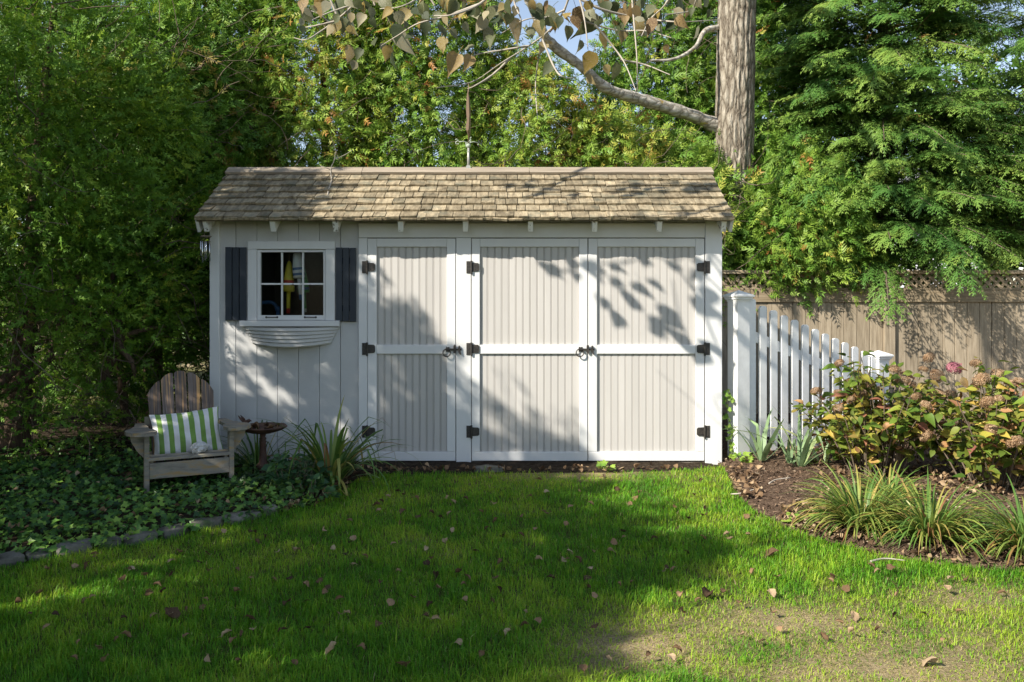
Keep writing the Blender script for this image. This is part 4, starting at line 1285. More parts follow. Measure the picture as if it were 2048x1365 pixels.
# arborvitae hedge behind the shed, left to right; the dip in the middle lets the sky through
q = np.random.default_rng(5)
FRONT = (-math.pi / 2 - 0.15, 1.55)
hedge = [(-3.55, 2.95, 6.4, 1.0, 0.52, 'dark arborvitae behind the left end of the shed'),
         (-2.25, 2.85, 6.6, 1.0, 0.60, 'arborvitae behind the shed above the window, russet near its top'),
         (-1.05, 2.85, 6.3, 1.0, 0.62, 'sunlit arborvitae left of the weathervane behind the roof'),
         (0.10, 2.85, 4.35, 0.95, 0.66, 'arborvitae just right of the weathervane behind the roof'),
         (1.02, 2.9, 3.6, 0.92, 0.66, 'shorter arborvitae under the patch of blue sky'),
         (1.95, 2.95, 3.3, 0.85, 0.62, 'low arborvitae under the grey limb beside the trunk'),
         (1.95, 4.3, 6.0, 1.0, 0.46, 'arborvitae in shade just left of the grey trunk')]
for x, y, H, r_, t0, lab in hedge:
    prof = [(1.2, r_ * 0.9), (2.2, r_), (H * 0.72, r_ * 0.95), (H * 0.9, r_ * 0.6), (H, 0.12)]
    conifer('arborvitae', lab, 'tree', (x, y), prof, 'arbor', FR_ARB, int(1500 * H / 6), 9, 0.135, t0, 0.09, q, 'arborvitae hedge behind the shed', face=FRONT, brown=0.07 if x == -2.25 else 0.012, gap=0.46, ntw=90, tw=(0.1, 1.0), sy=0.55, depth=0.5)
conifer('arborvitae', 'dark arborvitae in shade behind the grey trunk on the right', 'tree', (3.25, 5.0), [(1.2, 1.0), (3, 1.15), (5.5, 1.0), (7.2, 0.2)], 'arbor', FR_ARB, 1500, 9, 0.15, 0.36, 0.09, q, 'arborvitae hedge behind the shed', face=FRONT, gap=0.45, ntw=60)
# low bright arborvitae in front of the trunk, leaning out over the fence
conifer('arborvitae', 'low bright arborvitae with yellow tips right of the shed, over the fence', 'tree', (3.3, 3.2), [(1.42, 0.5), (1.75, 0.95), (2.2, 1.0), (2.8, 0.7), (3.3, 0.2)], 'arbor', FR_ARB, 1000, 10, 0.135, 0.50, 0.06, q, None, face=(-math.pi / 2, 1.9), brown=0.02, gap=0.45, ntw=0)

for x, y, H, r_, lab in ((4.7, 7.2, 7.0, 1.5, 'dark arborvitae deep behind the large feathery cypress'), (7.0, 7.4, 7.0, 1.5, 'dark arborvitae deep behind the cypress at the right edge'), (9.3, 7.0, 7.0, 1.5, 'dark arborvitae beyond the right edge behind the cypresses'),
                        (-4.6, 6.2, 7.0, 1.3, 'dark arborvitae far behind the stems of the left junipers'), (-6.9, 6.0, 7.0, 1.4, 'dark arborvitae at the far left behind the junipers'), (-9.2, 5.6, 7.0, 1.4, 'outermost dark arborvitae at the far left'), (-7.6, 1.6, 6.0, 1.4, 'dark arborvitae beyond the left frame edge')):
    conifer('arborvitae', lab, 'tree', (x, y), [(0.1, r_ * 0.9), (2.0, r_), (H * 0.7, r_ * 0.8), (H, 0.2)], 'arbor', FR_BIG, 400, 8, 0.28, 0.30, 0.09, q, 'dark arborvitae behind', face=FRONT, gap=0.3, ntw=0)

# cedars at the left, seen in shade, with bare stems below
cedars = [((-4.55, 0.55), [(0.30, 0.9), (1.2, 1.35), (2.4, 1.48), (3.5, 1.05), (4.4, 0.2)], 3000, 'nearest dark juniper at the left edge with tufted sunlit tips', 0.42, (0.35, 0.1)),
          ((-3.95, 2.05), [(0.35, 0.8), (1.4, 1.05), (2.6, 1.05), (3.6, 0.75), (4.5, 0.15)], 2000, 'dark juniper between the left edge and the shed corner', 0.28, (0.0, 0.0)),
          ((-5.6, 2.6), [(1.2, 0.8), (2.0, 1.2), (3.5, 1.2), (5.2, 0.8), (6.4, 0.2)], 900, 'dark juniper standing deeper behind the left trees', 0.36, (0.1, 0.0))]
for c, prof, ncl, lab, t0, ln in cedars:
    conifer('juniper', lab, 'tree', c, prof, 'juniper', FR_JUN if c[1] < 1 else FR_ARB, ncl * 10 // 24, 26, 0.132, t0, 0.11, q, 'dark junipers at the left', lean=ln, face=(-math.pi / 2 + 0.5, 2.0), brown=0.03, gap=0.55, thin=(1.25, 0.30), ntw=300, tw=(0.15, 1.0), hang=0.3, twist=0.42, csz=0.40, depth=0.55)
# thicket of bare lower limbs under those junipers
for i, pts in enumerate([[P(-40, 815, 0.2), P(40, 765, 0.2), P(93, 723, 0.2), P(120, 650, 0.2), P(148, 590, 0.25), P(165, 470, 0.3)],
                         [P(250, 830, 0.9), P(240, 740, 0.8), P(222, 640, 0.7), P(228, 520, 0.7)],
                         [P(210, 760, 0.35), P(232, 700, 0.3), P(262, 668, 0.25), P(330, 652, 0.3)],
                         [P(235, 640, 0.3), P(238, 690, 0.2), P(262, 722, 0.15), P(270, 750, 0.2)],
                         [P(-20, 790, 0.0), P(50, 700, 0.1), P(70, 560, 0.2), P(120, 470, 0.3)]]):
    pth = smooth_path(pts, 26)
    o = bpy.data.objects['juniper']
    V, F = tube_np(pth, np.linspace(0.042, 0.014, 26) * (1 + 0.15 * rng.normal(0, 1, 26)), 7)
    link('limb', np_mesh('limb', V - np.array([-4.55, 0.55, 0]), F, MT['redbark'], True), o)
V, F = [], []
off = 0
for cc, n_, zz in (((-4.6, 0.9), 260, (0.15, 1.6)), ((-4.0, 2.2), 200, (0.15, 1.8))):
    v, f = twigs(q, cc, n_, 0.1, 1.5, zz[0], zz[1], 0.005, 6, 0.75)
    V.append(v); F.append(f + off); off += len(v)
tag(link('dead_branch', np_mesh('dead_branch', np.concatenate(V) - np.array([-4.55, 0.55, 0]), np.concatenate(F), MT['deadtwig'], True), bpy.data.objects['juniper']), kind='stuff')

# the rest of that row, outside the picture to the left: its tops draw the shade on the shed and lawn
qs = np.random.default_rng(78)
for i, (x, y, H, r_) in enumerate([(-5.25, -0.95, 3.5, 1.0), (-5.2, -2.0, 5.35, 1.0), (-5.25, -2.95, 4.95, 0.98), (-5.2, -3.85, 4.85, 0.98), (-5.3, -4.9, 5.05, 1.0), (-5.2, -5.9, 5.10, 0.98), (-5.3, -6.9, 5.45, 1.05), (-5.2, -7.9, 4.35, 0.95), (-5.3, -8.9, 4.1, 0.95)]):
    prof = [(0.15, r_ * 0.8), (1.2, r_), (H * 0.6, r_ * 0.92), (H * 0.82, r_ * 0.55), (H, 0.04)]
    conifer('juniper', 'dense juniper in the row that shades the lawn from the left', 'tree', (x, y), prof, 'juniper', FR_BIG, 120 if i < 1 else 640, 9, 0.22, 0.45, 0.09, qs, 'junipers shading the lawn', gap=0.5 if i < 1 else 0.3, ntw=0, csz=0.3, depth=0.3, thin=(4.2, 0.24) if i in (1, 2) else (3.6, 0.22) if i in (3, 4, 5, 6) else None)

# feathery cypress leaning over the fence at the right: long branches carrying flat drooping sprays
def cypress(c, H, R0, nb, label, q, az0, azs, zlo=0.9):
    t = thing('cypress', label, 'tree', (c[0], c[1], 0), 0, 'feathery cypresses behind the fence')
    org = np.array([c[0], c[1], 0])
    V, F = tube_np(smooth_path([(0, 0, -0.05), (0.05, 0, H * 0.4), (0, 0.05, H)], 16), np.linspace(0.17, 0.03, 16), 12)
    link('trunk', np_mesh('trunk', V, F, MT['redbark'], True), t)
    P_, D_, U_, S_, T_ = [], [], [], [], []
    BV, BF, off = [], [], 0
    for i in range(nb):
        z = zlo + (H - zlo - 0.3) * q.random() ** 1.5
        a = az0 + q.uniform(-1, 1) * azs
        L = R0 * (1 - 0.55 * (z / H) ** 1.5) * q.uniform(0.72, 1.08)
        el = q.uniform(0.0, 0.75)
        h = np.array([math.cos(a), math.sin(a), 0])
        ss = np.linspace(0, 1, 12)
        path = np.array([c[0], c[1], z])[None] + L * (ss[:, None] * (h * math.cos(el))[None]) + np.array([0, 0, 1])[None] * (L * (ss * math.sin(el) - 0.32 * ss ** 2.2))[:, None]
        V, F = tube_np(path, np.linspace(0.022, 0.003, 12), 4)
        BV.append(V); BF.append(F + off); off += len(V)
        side = np.array([-h[1], h[0], 0])
        tb = np.clip(q.normal(0.5, 0.13), 0.1, 0.85)
        for s in np.linspace(0.38, 1.0, 15):
            p = np.array([np.interp(s, ss, path[:, k]) for k in range(3)])
            td = norm(path[min(11, int(s * 11) + 1)] - path[max(0, int(s * 11) - 1)])
            for sg in ((-1, 1) if s < 0.99 else (0,)):
                d = norm(td + sg * side * q.uniform(0.6, 1.0) + np.array([0, 0, q.uniform(-0.05, 0.35)]))
                Ls = (0.10 + 0.34 * (1.06 - s)) * q.uniform(0.7, 1.15) + 0.05
                k = max(2, int(Ls / 0.085))
                for j in range(k):
                    f = (j + 0.4) / k
                    pp = p + d * Ls * f - np.array([0, 0, 0.14 * Ls * f * f])
                    for sg2 in ((-1, 1) if j < k - 1 else (0,)):
                        dd = norm(d + sg2 * 0.55 * np.cross(d, [0, 0, 1]) - np.array([0, 0, 0.22 * f]) + q.normal(0, 0.12, 3))
                        P_.append(pp); D_.append(dd); U_.append(norm(np.array([0, 0, 1]) + 0.25 * h + q.normal(0, 0.2, 3)))
                        S_.append(0.185 * q.uniform(0.75, 1.2) * (1.05 - 0.25 * f)); T_.append(tb + q.normal(0, 0.06) + 0.12 * s - 0.06)
    T_ = np.array(T_)
    V, F, T = scatter(FR_CYP, np.array(P_), np.array(D_), np.array(U_), np.array(S_), T_, q)
    V2, F2, T2 = crown(q, c, [(2.0, R0 * 0.55), (2.7, R0 * 0.72), (H * 0.6, R0 * 0.5), (H, 0.2)], int(nb * 1.8), 8, 0.17, FR_CYP, 0.45, face=(az0, 1.5), hang=0.9, gap=0.35, brown=0.03)
    V, F, T = join_np([(V, F, T), (V2, F2, T2)])
    tag(link('crown', np_mesh('crown', V - org, F, MT['cypress'], False, {'tint': T}), t), kind='stuff')
    tag(link('branch', np_mesh('branch', np.concatenate(BV) - org, np.concatenate(BF), MT['deadtwig'], True), t), kind='stuff')
    V, F = twigs(q, c, 110, 0.3, R0 * 0.45, 2.0, 3.2, 0.006, 6, 0.6, (az0, azs))
    tag(link('dead_branch', np_mesh('dead_branch', V - org, F, MT['deadtwig'], True), t), kind='stuff')
    return t
cypress((4.75, 3.9), 7.0, 2.5, 275, 'large feathery cypress leaning over the fence at the right', q, -math.pi / 2 - 0.45, 1.35, 1.9)
cypress((7.0, 3.6), 6.5, 2.4, 115, 'feathery cypress at the right edge behind the first one', q, -math.pi / 2 - 0.6, 1.3, 2.1)

# ------------------------------------------------------------------ broadleaf tree: trunk behind the shed, limb to the left, branches arching overhead
TB = Vector((P(1457, 0, 3.0).x, 3.0, 0.0))
tree = thing('broadleaf_tree', 'tall broadleaf tree with a thick ridged grey trunk right of the shed', 'tree', TB)
na, nz = 110, 220
zz = np.linspace(-0.05, 6.4, nz)
aa = np.linspace(0, 2 * math.pi, na, endpoint=False)
Ag, Zg = np.meshgrid(aa, zz)
warp = (fbm(Ag * 1.2 + 3, Zg * 1.5, 5, 3) - 0.5) * 1.3
cell = fbm((Ag * 7 / (2 * math.pi) * 2 * math.pi / 2.2 + warp) , Zg * 0.9 + warp, 6, 3)
furrow = np.abs(np.sin(Ag * 12 + 5.0 * (fbm(np.cos(Ag) * 2 + 8, Zg * 1.4 + 3 * np.sin(Ag), 2, 3) - 0.5) + 1.2 * np.sin(Zg * 2.1)))
rad = 0.243 + 0.10 * np.exp(-(Zg + 0.05) * 2.2) - 0.006 * Zg + 0.020 * (furrow ** 0.55 - 0.6) + 0.016 * (cell - 0.5) - 0.012 * np.clip(1 - np.abs(fbm(Ag * 9, Zg * 7, 3, 3) - 0.5) * 14, 0, 1)
cxz = 0.02 * Zg
V = np.stack([cxz + rad * np.cos(Ag), rad * np.sin(Ag), Zg], -1).reshape(-1, 3)
idx = np.arange(na * nz).reshape(nz, na)
F = np.stack([idx[:-1], np.roll(idx[:-1], -1, 1), np.roll(idx[1:], -1, 1), idx[1:]], -1).reshape(-1, 4)
link('trunk', np_mesh('trunk', V, F, MT['bark'], True), tree)
LB = [P(1486, 276, 3.12), P(1440, 256, 3.05), P(1385, 232, 2.88), P(1290, 202, 2.6), P(1215, 178, 2.3), P(1165, 135, 2.1), P(1100, 85, 1.9), P(1070, 30, 1.7), P(1030, -80, 1.3)]
pth = smooth_path(LB, 60)
rr = np.interp(np.linspace(0, 1, 60), [0, 0.10, 0.22, 0.45, 0.8, 1], [0.16, 0.120, 0.074, 0.060, 0.050, 0.040]) * (1 + 0.07 * rng.normal(0, 1, 60))
V, F = tube_np(pth, rr, 18)
V += (rng.random(V.shape) - 0.5) * 0.006
link('limb', np_mesh('limb', V - np.array(TB), F, MT['limbbark'], True), tree)
V, F = tube_np(smooth_path([P(1440, 55, 3.0), P(1410, 62, 2.85), P(1390, 95, 2.7), P(1350, 118, 2.5), P(1300, 122, 2.4)], 24), np.linspace(0.035, 0.012, 24), 8)
link('limb', np_mesh('limb', V - np.array(TB), F, MT['limbbark'], True), tree)
# upper limbs that leave the trunk above the frame and reach over the shed towards the lawn
for pts, r0 in (([TB + Vector((0.1, -0.1, 5.6)), Vector((1.9, 1.2, 6.0)), Vector((0.8, -0.6, 5.6)), Vector((-0.6, -1.8, 4.9)), Vector((-1.6, -2.3, 4.2))], 0.07),
                ([TB + Vector((0.0, -0.1, 5.2)), Vector((1.5, 0.6, 5.3)), Vector((0.5, -1.4, 4.5)), Vector((0.0, -2.3, 3.6)), Vector((-0.3, -2.6, 3.0))], 0.05),
                ([TB + Vector((0.1, -0.1, 5.9)), Vector((1.4, 1.6, 6.3)), Vector((-0.4, 0.1, 5.9)), Vector((-2.0, -1.3, 5.0)), Vector((-2.6, -1.9, 4.5))], 0.06),
                ([TB + Vector((0.1, -0.2, 5.0)), Vector((2.2, 0.4, 5.2)), Vector((1.8, -1.4, 4.6)), Vector((1.2, -2.4, 3.6)), Vector((0.8, -2.6, 3.1))], 0.045)):
    V, F = tube_np(smooth_path(pts, 30), np.linspace(r0, 0.010, 30), 8)
    link('limb', np_mesh('limb', V - np.array(TB), F, MT['limbbark'], True), tree)

# twigs in view (fore branches about 4.5 m from the lens)
Y0 = -2.5
def fp(px, py, dy=0.0): return P(px, py, Y0 + dy)
tw = [[(1145, -60), (1140, -15), (1125, 28), (1098, 62), (1058, 92), (1000, 128), (945, 164), (872, 176)],
      [(1098, 62), (1085, 78), (1074, 138), (1071, 178), (1075, 238)], [(1085, 80), (1110, 138), (1128, 155), (1152, 156)],
      [(1020, 118), (985, 150), (950, 172), (935, 178)], [(1058, 92), (1010, 100), (960, 108), (930, 120), (905, 140)],
      [(1010, -40), (960, 8), (905, 30), (868, 32)], [(960, 8), (885, 35), (835, 48), (795, 72), (762, 92)],
      [(735, -40), (718, -5), (695, 22), (668, 44), (640, 64), (612, 80), (588, 76)], [(668, 44), (630, 52), (604, 56)], [(660, 48), (640, 30), (622, 22)], [(705, 10), (660, 25), (625, 40)],
      [(1262, -30), (1268, 45), (1274, 120), (1275, 182)], [(1140, -15), (1200, 18), (1270, 34), (1350, 44), (1440, 40)], [(1125, 28), (1190, 50), (1240, 62), (1290, 62), (1350, 78)],
      [(1190, 50), (1225, 92), (1250, 128), (1272, 182)], [(1240, 120), (1290, 130), (1340, 150)], [(1150, -30), (1165, 20), (1172, 60), (1176, 100)], [(1350, -30), (1330, 10), (1300, 40), (1282, 75)],
      [(850, -40), (836, -5), (800, 14), (760, 18)], [(1400, -40), (1392, 0), (1380, 22), (1330, 30)], [(1130, 20), (1095, 35), (1050, 40), (1005, 66)], [(1020, -40), (1030, 10), (1042, 40), (1040, 70)]]
qt = np.random.default_rng(9)
for k, ln in enumerate(tw):
    dy = qt.uniform(-0.35, 0.35)
    pts = [fp(px, py, dy + 0.06 * j * qt.uniform(-1, 1)) for j, (px, py) in enumerate(ln)]
    n = 4 * len(ln)
    V, F = tube_np(smooth_path(pts, n), np.linspace(0.0085 if k in (0, 7, 12, 5) else 0.006, 0.0022, n) * (1 + 0.12 * qt.normal(0, 1, n)), 6)
    link('twig', np_mesh('twig', V - np.array(TB), F, MT['twig'], True), tree)
# heart-shaped leaves, each its own part
def heart(q, curl):
    rim = [(0.0, 0.0), (0.06, 0.20), (0.18, 0.34), (0.34, 0.385), (0.52, 0.31), (0.70, 0.19), (0.88, 0.06), (1.06, 0.0)]
    mid = [(t, 0.0) for t, _ in rim]
    V, F = [], []
    def z(x, y): return curl * (abs(y) * 0.9) - 0.25 * curl * x * x * 2 + q.uniform(-0.02, 0.02)
    for (x, y) in rim: V.append((x - (0.05 if 0 < x < 0.15 else 0), y, z(x, y)))
    for (x, y) in rim: V.append((x - (0.05 if 0 < x < 0.15 else 0), -y, z(x, y)))
    for (x, y) in mid: V.append((x, 0, z(x, 0)))
    n = len(rim)
    for i in range(n - 1):
        F.append((2 * n + i, 2 * n + i + 1, i + 1, i))
        F.append((n + i, n + i + 1, 2 * n + i + 1, 2 * n + i))
    b = MB().add(V, F)
    b.tube([(0, 0, 0), (-0.2, 0.02, 0.05), (-0.45, 0.05, 0.0)], 0.012, 4, False)
    return b
lm = [heart(qt, c_).mesh('leaf', MT['poplar'], True) for c_ in (0.15, 0.35, -0.2, 0.55, 0.05, 0.75)]
def hang_leaf(p, size, face_az, tip=(0, 0, -1)):
    X_ = Vector(tip).normalized()
    n_ = Vector((math.cos(face_az), math.sin(face_az), 0))
    Zv = (n_ - X_ * n_.dot(X_)).normalized()
    Yv = Zv.cross(X_)
    o = link('leaf', lm[qt.integers(0, len(lm))], tree)
    M = Matrix((X_, Yv, Zv)).transposed().to_4x4()
    o.matrix_local = Matrix.Translation(Vector(p) - TB) @ M @ Matrix.Scale(size, 4)
    return o
spots = [(610, 0, 34), (640, 5, 40), (606, 38, 24), (604, 52, 20), (742, -12, 42), (768, -8, 48), (796, 22, 34), (845, 8, 36), (858, 26, 40), (884, 30, 36), (795, 48, 44), (700, 92, 42), (724, 98, 30), (712, 122, 34),
         (750, 78, 26), (766, 86, 34), (778, 92, 36), (787, 106, 40), (851, 44, 44), (880, 50, 42), (884, 74, 40), (938, 90, 40), (942, 112, 36), (916, 108, 50), (948, 12, 36), (985, 14, 44), (972, 36, 40), (986, 72, 44),
         (1012, 2, 40), (1016, 40, 68), (1062, 20, 56), (1092, 2, 40), (1076, 40, 44), (1060, 54, 40), (1105, 14, 40), (1132, 28, 34), (1136, 52, 38), (1150, 30, 36), (1186, 24, 66), (1203, 62, 44), (1176, 2, 36), (1224, 4, 40),
         (1246, 16, 44), (1246, 60, 34), (1258, 14, 36), (1308, 36, 40), (1186, 104, 46), (1236, 126, 52), (1174, 152, 42), (1106, 126, 34), (1294, 54, 34), (1322, 50, 34), (1352, 16, 36), (1388, -4, 36), (1040, -16, 50), (1120, -20, 44),
         (1300, -14, 44), (930, -20, 44), (880, -20, 40), (700, -18, 34), (1420, 20, 26), (900, 60, 30), (824, 64, 26), (1000, 30, 34), (1160, 80, 30), (1210, 130, 30), (1330, 90, 30), (1090, 88, 34)]
spots += [(qt.uniform(590, 1420), qt.uniform(-30, 40) + 25 * qt.random(), qt.uniform(26, 40)) for _ in range(118)]
for px, py, s in spots:
    p = fp(px, py, qt.uniform(-0.4, 0.4))
    Z_ = p.y - CAM_Y
    hang_leaf(p, s * Z_ / FPX * qt.uniform(0.65, 1.0), -math.pi / 2 + qt.normal(0, 0.7), (qt.normal(0, 0.6), qt.normal(0, 0.45), -1))
# twigs and leaves of the same limbs above the frame: they drop the leaf shadows on the doors and the roof
VV, FF, off = [], [], 0
L = -np.array(TO_SUN)
def back_from(px, py, ysrc, yhit=0.0):
    h = np.array(P(px, py, yhit))
    t = (ysrc - h[1]) / L[1]
    return h + L * t
shadow_twigs = [[(1420, 470), (1350, 520), (1300, 512), (1240, 530)], [(1440, 640), (1370, 560), (1345, 500), (1320, 455)], [(1400, 730), (1360, 640), (1345, 560)], [(1300, 505), (1345, 515), (1360, 545)], [(1460, 600), (1400, 540), (1360, 500)], [(1120, 545), (1180, 530), (1240, 525), (1300, 512)]]
for ln in shadow_twigs:
    pts = [back_from(px, py, -2.0 + 0.05 * j) for j, (px, py) in enumerate(ln)]
    V, F = tube_np(smooth_path(pts, 16), np.linspace(0.008, 0.004, 16), 5)
    link('twig', np_mesh('twig', V - np.array(TB), F, MT['twig'], True), tree)
for px, py, s in [(1085, 522, 20), (1108, 528, 26), (1108, 540, 24), (1145, 515, 24), (1155, 545, 20), (1185, 525, 32), (1190, 540, 30), (1228, 525, 26), (1234, 555, 22), (1264, 590, 36), (1280, 565, 34), (1312, 560, 26), (1238, 628, 26), (1330, 610, 34), (1322, 640, 30), (1310, 650, 26), (1345, 630, 34), (1370, 670, 36), (1350, 660, 26),
                  (1420, 580, 34), (1404, 600, 30), (1430, 620, 32), (1425, 690, 44), (1410, 700, 36), (1345, 525, 24), (1290, 515, 22), (1215, 600, 20), (1470, 560, 30), (1480, 660, 30), (1400, 520, 24)]:
    p = back_from(px, py, -2.0 + qt.uniform(-0.3, 0.3))
    hang_leaf(p, s / 239.0 * 1.18, math.atan2(TO_SUN.y, TO_SUN.x) + qt.normal(0, 0.2), (qt.normal(0.1, 0.3), qt.normal(0, 0.2), -1))
for i in range(70):
    c_ = [(1300, 380), (1380, 400), (1250, 415), (1420, 370), (1080, 372), (1560, 640), (1640, 640), (1690, 700), (1580, 560)][i % 9]
    p = back_from(c_[0] + qt.normal(0, 38), c_[1] + qt.normal(0, 22), -2.2 + qt.uniform(-0.5, 0.5), 0.3)
    hang_leaf(p, 0.13, qt.uniform(0, 6.28), (qt.normal(0, 0.5), qt.normal(0, 0.5), -1))
for ln in [[(1460, 330), (1380, 372), (1300, 400)], [(1430, 340), (1400, 390), (1440, 430)], [(1330, 340), (1360, 390), (1350, 425)], [(1400, 345), (1250, 380), (1190, 372)], [(1460, 520), (1560, 640), (1700, 780)], [(1480, 560), (1600, 720), (1680, 860)], [(1500, 600), (1560, 700), (1600, 860)], [(1460, 640), (1520, 780), (1560, 900)]]:
    pts = [back_from(px, py, -2.2 + 0.05 * j, 0.3) for j, (px, py) in enumerate(ln)]
    V, F = tube_np(smooth_path(pts, 16), np.linspace(0.012, 0.006, 16), 5)
    link('twig', np_mesh('twig', V - np.array(TB), F, MT['twig'], True), tree)

# dry branch caught on the roof, left of the weathervane
def roof_pt(px, py, h=0.02):
    # meet the front slope along the line of sight
    for y in np.linspace(-0.3, 0.62, 200):
        p = P(px, py, y)
        if p.z <= roofz(y) + h: return p
    return P(px, py, 0.61)
br = thing('fallen_branch', 'bare forked branch lying on the left of the shed roof', 'branch', roof_pt(655, 394))
bo = Vector(br.location)
main = [roof_pt(655, 394), roof_pt(657, 380, 0.03), roof_pt(663, 362, 0.04), roof_pt(662, 350, 0.06), P(661, 338, 0.55), P(668, 322, 0.58), P(671, 304, 0.6)]
MB(bo).tube(smooth_path(main, 24), np.linspace(0.007, 0.003, 24), 6).build('stem', MT['twig'], br, True)
MB(bo).tube(smooth_path([P(661, 340, 0.55), P(652, 336, 0.5), P(640, 332, 0.5)], 8), np.linspace(0.005, 0.002, 8), 5).build('side_twig', MT['twig'], br, True)
MB(bo).tube(smooth_path([P(671, 318, 0.58), P(690, 310, 0.6), P(705, 300, 0.62)], 8), np.linspace(0.004, 0.002, 8), 5).build('side_twig', MT['twig'], br, True)

# pale house glimpsed through the cypress
HN = Vector((8.0, 15.0, 0))
house = thing('neighbour_house', 'pale clapboard house glimpsed through the cypress above the fence', 'house', HN)
for i in range(22):
    z = 0.3 + i * 0.14
    MB(HN).prism([(15.0 - 0.018, z), (15.0 - 0.004, z + 0.145), (15.05, z + 0.145), (15.05, z)], 'x', 3.5, 12.5).build('clapboard', MT['clap'], house)
MB(HN).box(3.5, 12.5, 15.055, 22.0, 0.0, 3.4).build('wall', MT['clap'], house)
MB(HN).prism([(14.7, 3.38), (18.5, 5.6), (22.3, 3.38)], 'x', 3.2, 12.8).build('roof', MT['roofgrey'], house)

# ------------------------------------------------------------------ lawn
q = np.random.default_rng(31)
def pix(p):
    Z = p[:, 1] - CAM_Y
    return VPX + p[:, 0] * FPX / Z, HOR + CAM_H * FPX / Z
N = 520000
Zc = 2.55 + (7.1 - 2.55) * q.random(N) ** 1.15
Y_c = Zc + CAM_Y
Xc = q.uniform(-0.68, 0.68, N) * Zc
lawn = ~inpoly(Xc, Y_c, right_bed) & ~inpoly(Xc, Y_c, left_bed) & (Y_c < 0.2)
wob = 0.03 * (fbm(Xc * 6, Y_c * 6, 0) - 0.5)
Xc, Y_c = Xc[lawn], Y_c[lawn]
pts = np.stack([Xc, Y_c], 1)
px, py = pix(pts)
# worn, dry turf: read as soft patches with places of their own
def blob(cx, cy, rx, ry): return np.exp(-(((px - cx) / rx) ** 2 + ((py - cy) / ry) ** 2))
dry = 1.15 * blob(1780, 1340, 380, 85) + 0.95 * blob(1250, 1300, 150, 55) + 0.85 * blob(1560, 1240, 190, 40) + 0.45 * blob(1950, 1190, 150, 34) + 0.9 * blob(1190, 950, 170, 14) + 0.4 * blob(1960, 1200, 120, 40) + 0.2 * blob(1430, 1180, 120, 40) + 0.2 * blob(1750, 1190, 160, 30) + 0.30 * blob(350, 1110, 300, 26) + 0.25 * blob(860, 1090, 60, 16)
nz_ = fbm(Xc * 3.2, Y_c * 3.2, 3)
nz2 = fbm(Xc * 11, Y_c * 11, 5)
dry = np.clip(dry * 0.9 - 0.04 + 0.45 * (nz_ - 0.5) + 0.35 * (nz2 - 0.5), 0, 1)
dryf = dry
dens = np.clip(1.05 - 0.36 * dry + 0.5 * (nz2 - 0.5), 0.12, 1)
keep = q.random(len(Xc)) < dens * np.interp(Y_c, [-4.4, -1.0], [0.68, 0.46])
Xc, Y_c, dry, nz_, nz2 = Xc[keep], Y_c[keep], dry[keep], nz_[keep], nz2[keep]
n = len(Xc)
hgt = (0.023 + 0.025 * q.random(n)) * (1.15 - 0.6 * dry) * (0.45 + 1.1 * nz2)
long_ = q.random(n) < 0.04
hgt = np.where(long_, hgt * 1.6, hgt)
straw = q.random(n) < np.clip(0.06 + 0.80 * dry ** 1.2, 0, 0.85)
hgt = np.where(straw, hgt * 0.62, hgt)
az = q.uniform(0, 2 * math.pi, n)
lean = q.uniform(0.15, 0.95, n) + 0.5 * dry
wd = q.uniform(0.0008, 0.0016, n) * (1 + 0.18 * (Y_c + 4.5)) * np.where(straw, 0.65, 1.0)
d = np.stack([np.cos(az), np.sin(az), np.zeros(n)], 1)
s = np.stack([-np.sin(az), np.cos(az), np.zeros(n)], 1)
base = np.stack([Xc, Y_c, np.full(n, -0.002)], 1)
up = np.array([0, 0, 1.0])
m1 = base + up * (hgt * 0.6)[:, None] + d * (hgt * lean * 0.30)[:, None]
tp = base + up * (hgt * (1 - 0.30 * np.minimum(lean, 1.2)))[:, None] + d * (hgt * lean * 0.95)[:, None]
Vb = np.stack([base - s * wd[:, None], base + s * wd[:, None], m1 + s * (wd * 0.85)[:, None], m1 - s * (wd * 0.85)[:, None], tp], 1).reshape(-1, 3)
k = np.arange(n)[:, None] * 5
Fb = np.stack([k + 0, k + 1, k + 2, k + 0, k + 2, k + 3, k + 3, k + 2, k + 4], -1).reshape(-1, 3)
t = np.clip(0.38 + 0.65 * (nz_ - 0.5) + 0.25 * (nz2 - 0.5) + 0.25 * dry + q.normal(0, 0.11, n), 0.02, 0.62)
t = np.where(straw, q.uniform(0.66, 1.0, n), t)
o = link('grass', np_mesh('grass', Vb, Fb, MT['grass'], True, {'tint': np.repeat(t, 5)}))
tag(o, 'green lawn grass with dry straw coloured patches', None, None, 'stuff')
# the turf sheet below the blades, with the same worn patches
gx, gy = np.meshgrid(np.linspace(-6.0, 6.0, 240), np.linspace(-5.6, 0.25, 130))
x, y = gx.ravel(), gy.ravel()
px, py = pix(np.stack([x, y], 1))
dr = 1.15 * blob(1780, 1340, 380, 85) + 0.95 * blob(1250, 1300, 150, 55) + 0.85 * blob(1560, 1240, 190, 40) + 0.45 * blob(1950, 1190, 150, 34) + 0.9 * blob(1190, 950, 170, 14) + 0.4 * blob(1960, 1200, 120, 40) + 0.25 * blob(860, 1090, 60, 16)
dr = np.clip(dr * 0.72 + 0.6 * (fbm(x * 3.2, y * 3.2, 3) - 0.5) + 0.35 * (fbm(x * 11, y * 11, 5) - 0.5), 0, 1)
idx = np.arange(len(x)).reshape(gx.shape)
F = np.stack([idx[:-1, :-1], idx[:-1, 1:], idx[1:, 1:], idx[1:, :-1]], -1).reshape(-1, 4)
tag(link('lawn', np_mesh('lawn', np.stack([x, y, np.full(len(x), 0.004)], 1), F, MT['turf'], True, {'tint': dr})), 'turf of the lawn in front of the shed', None, None, 'structure')

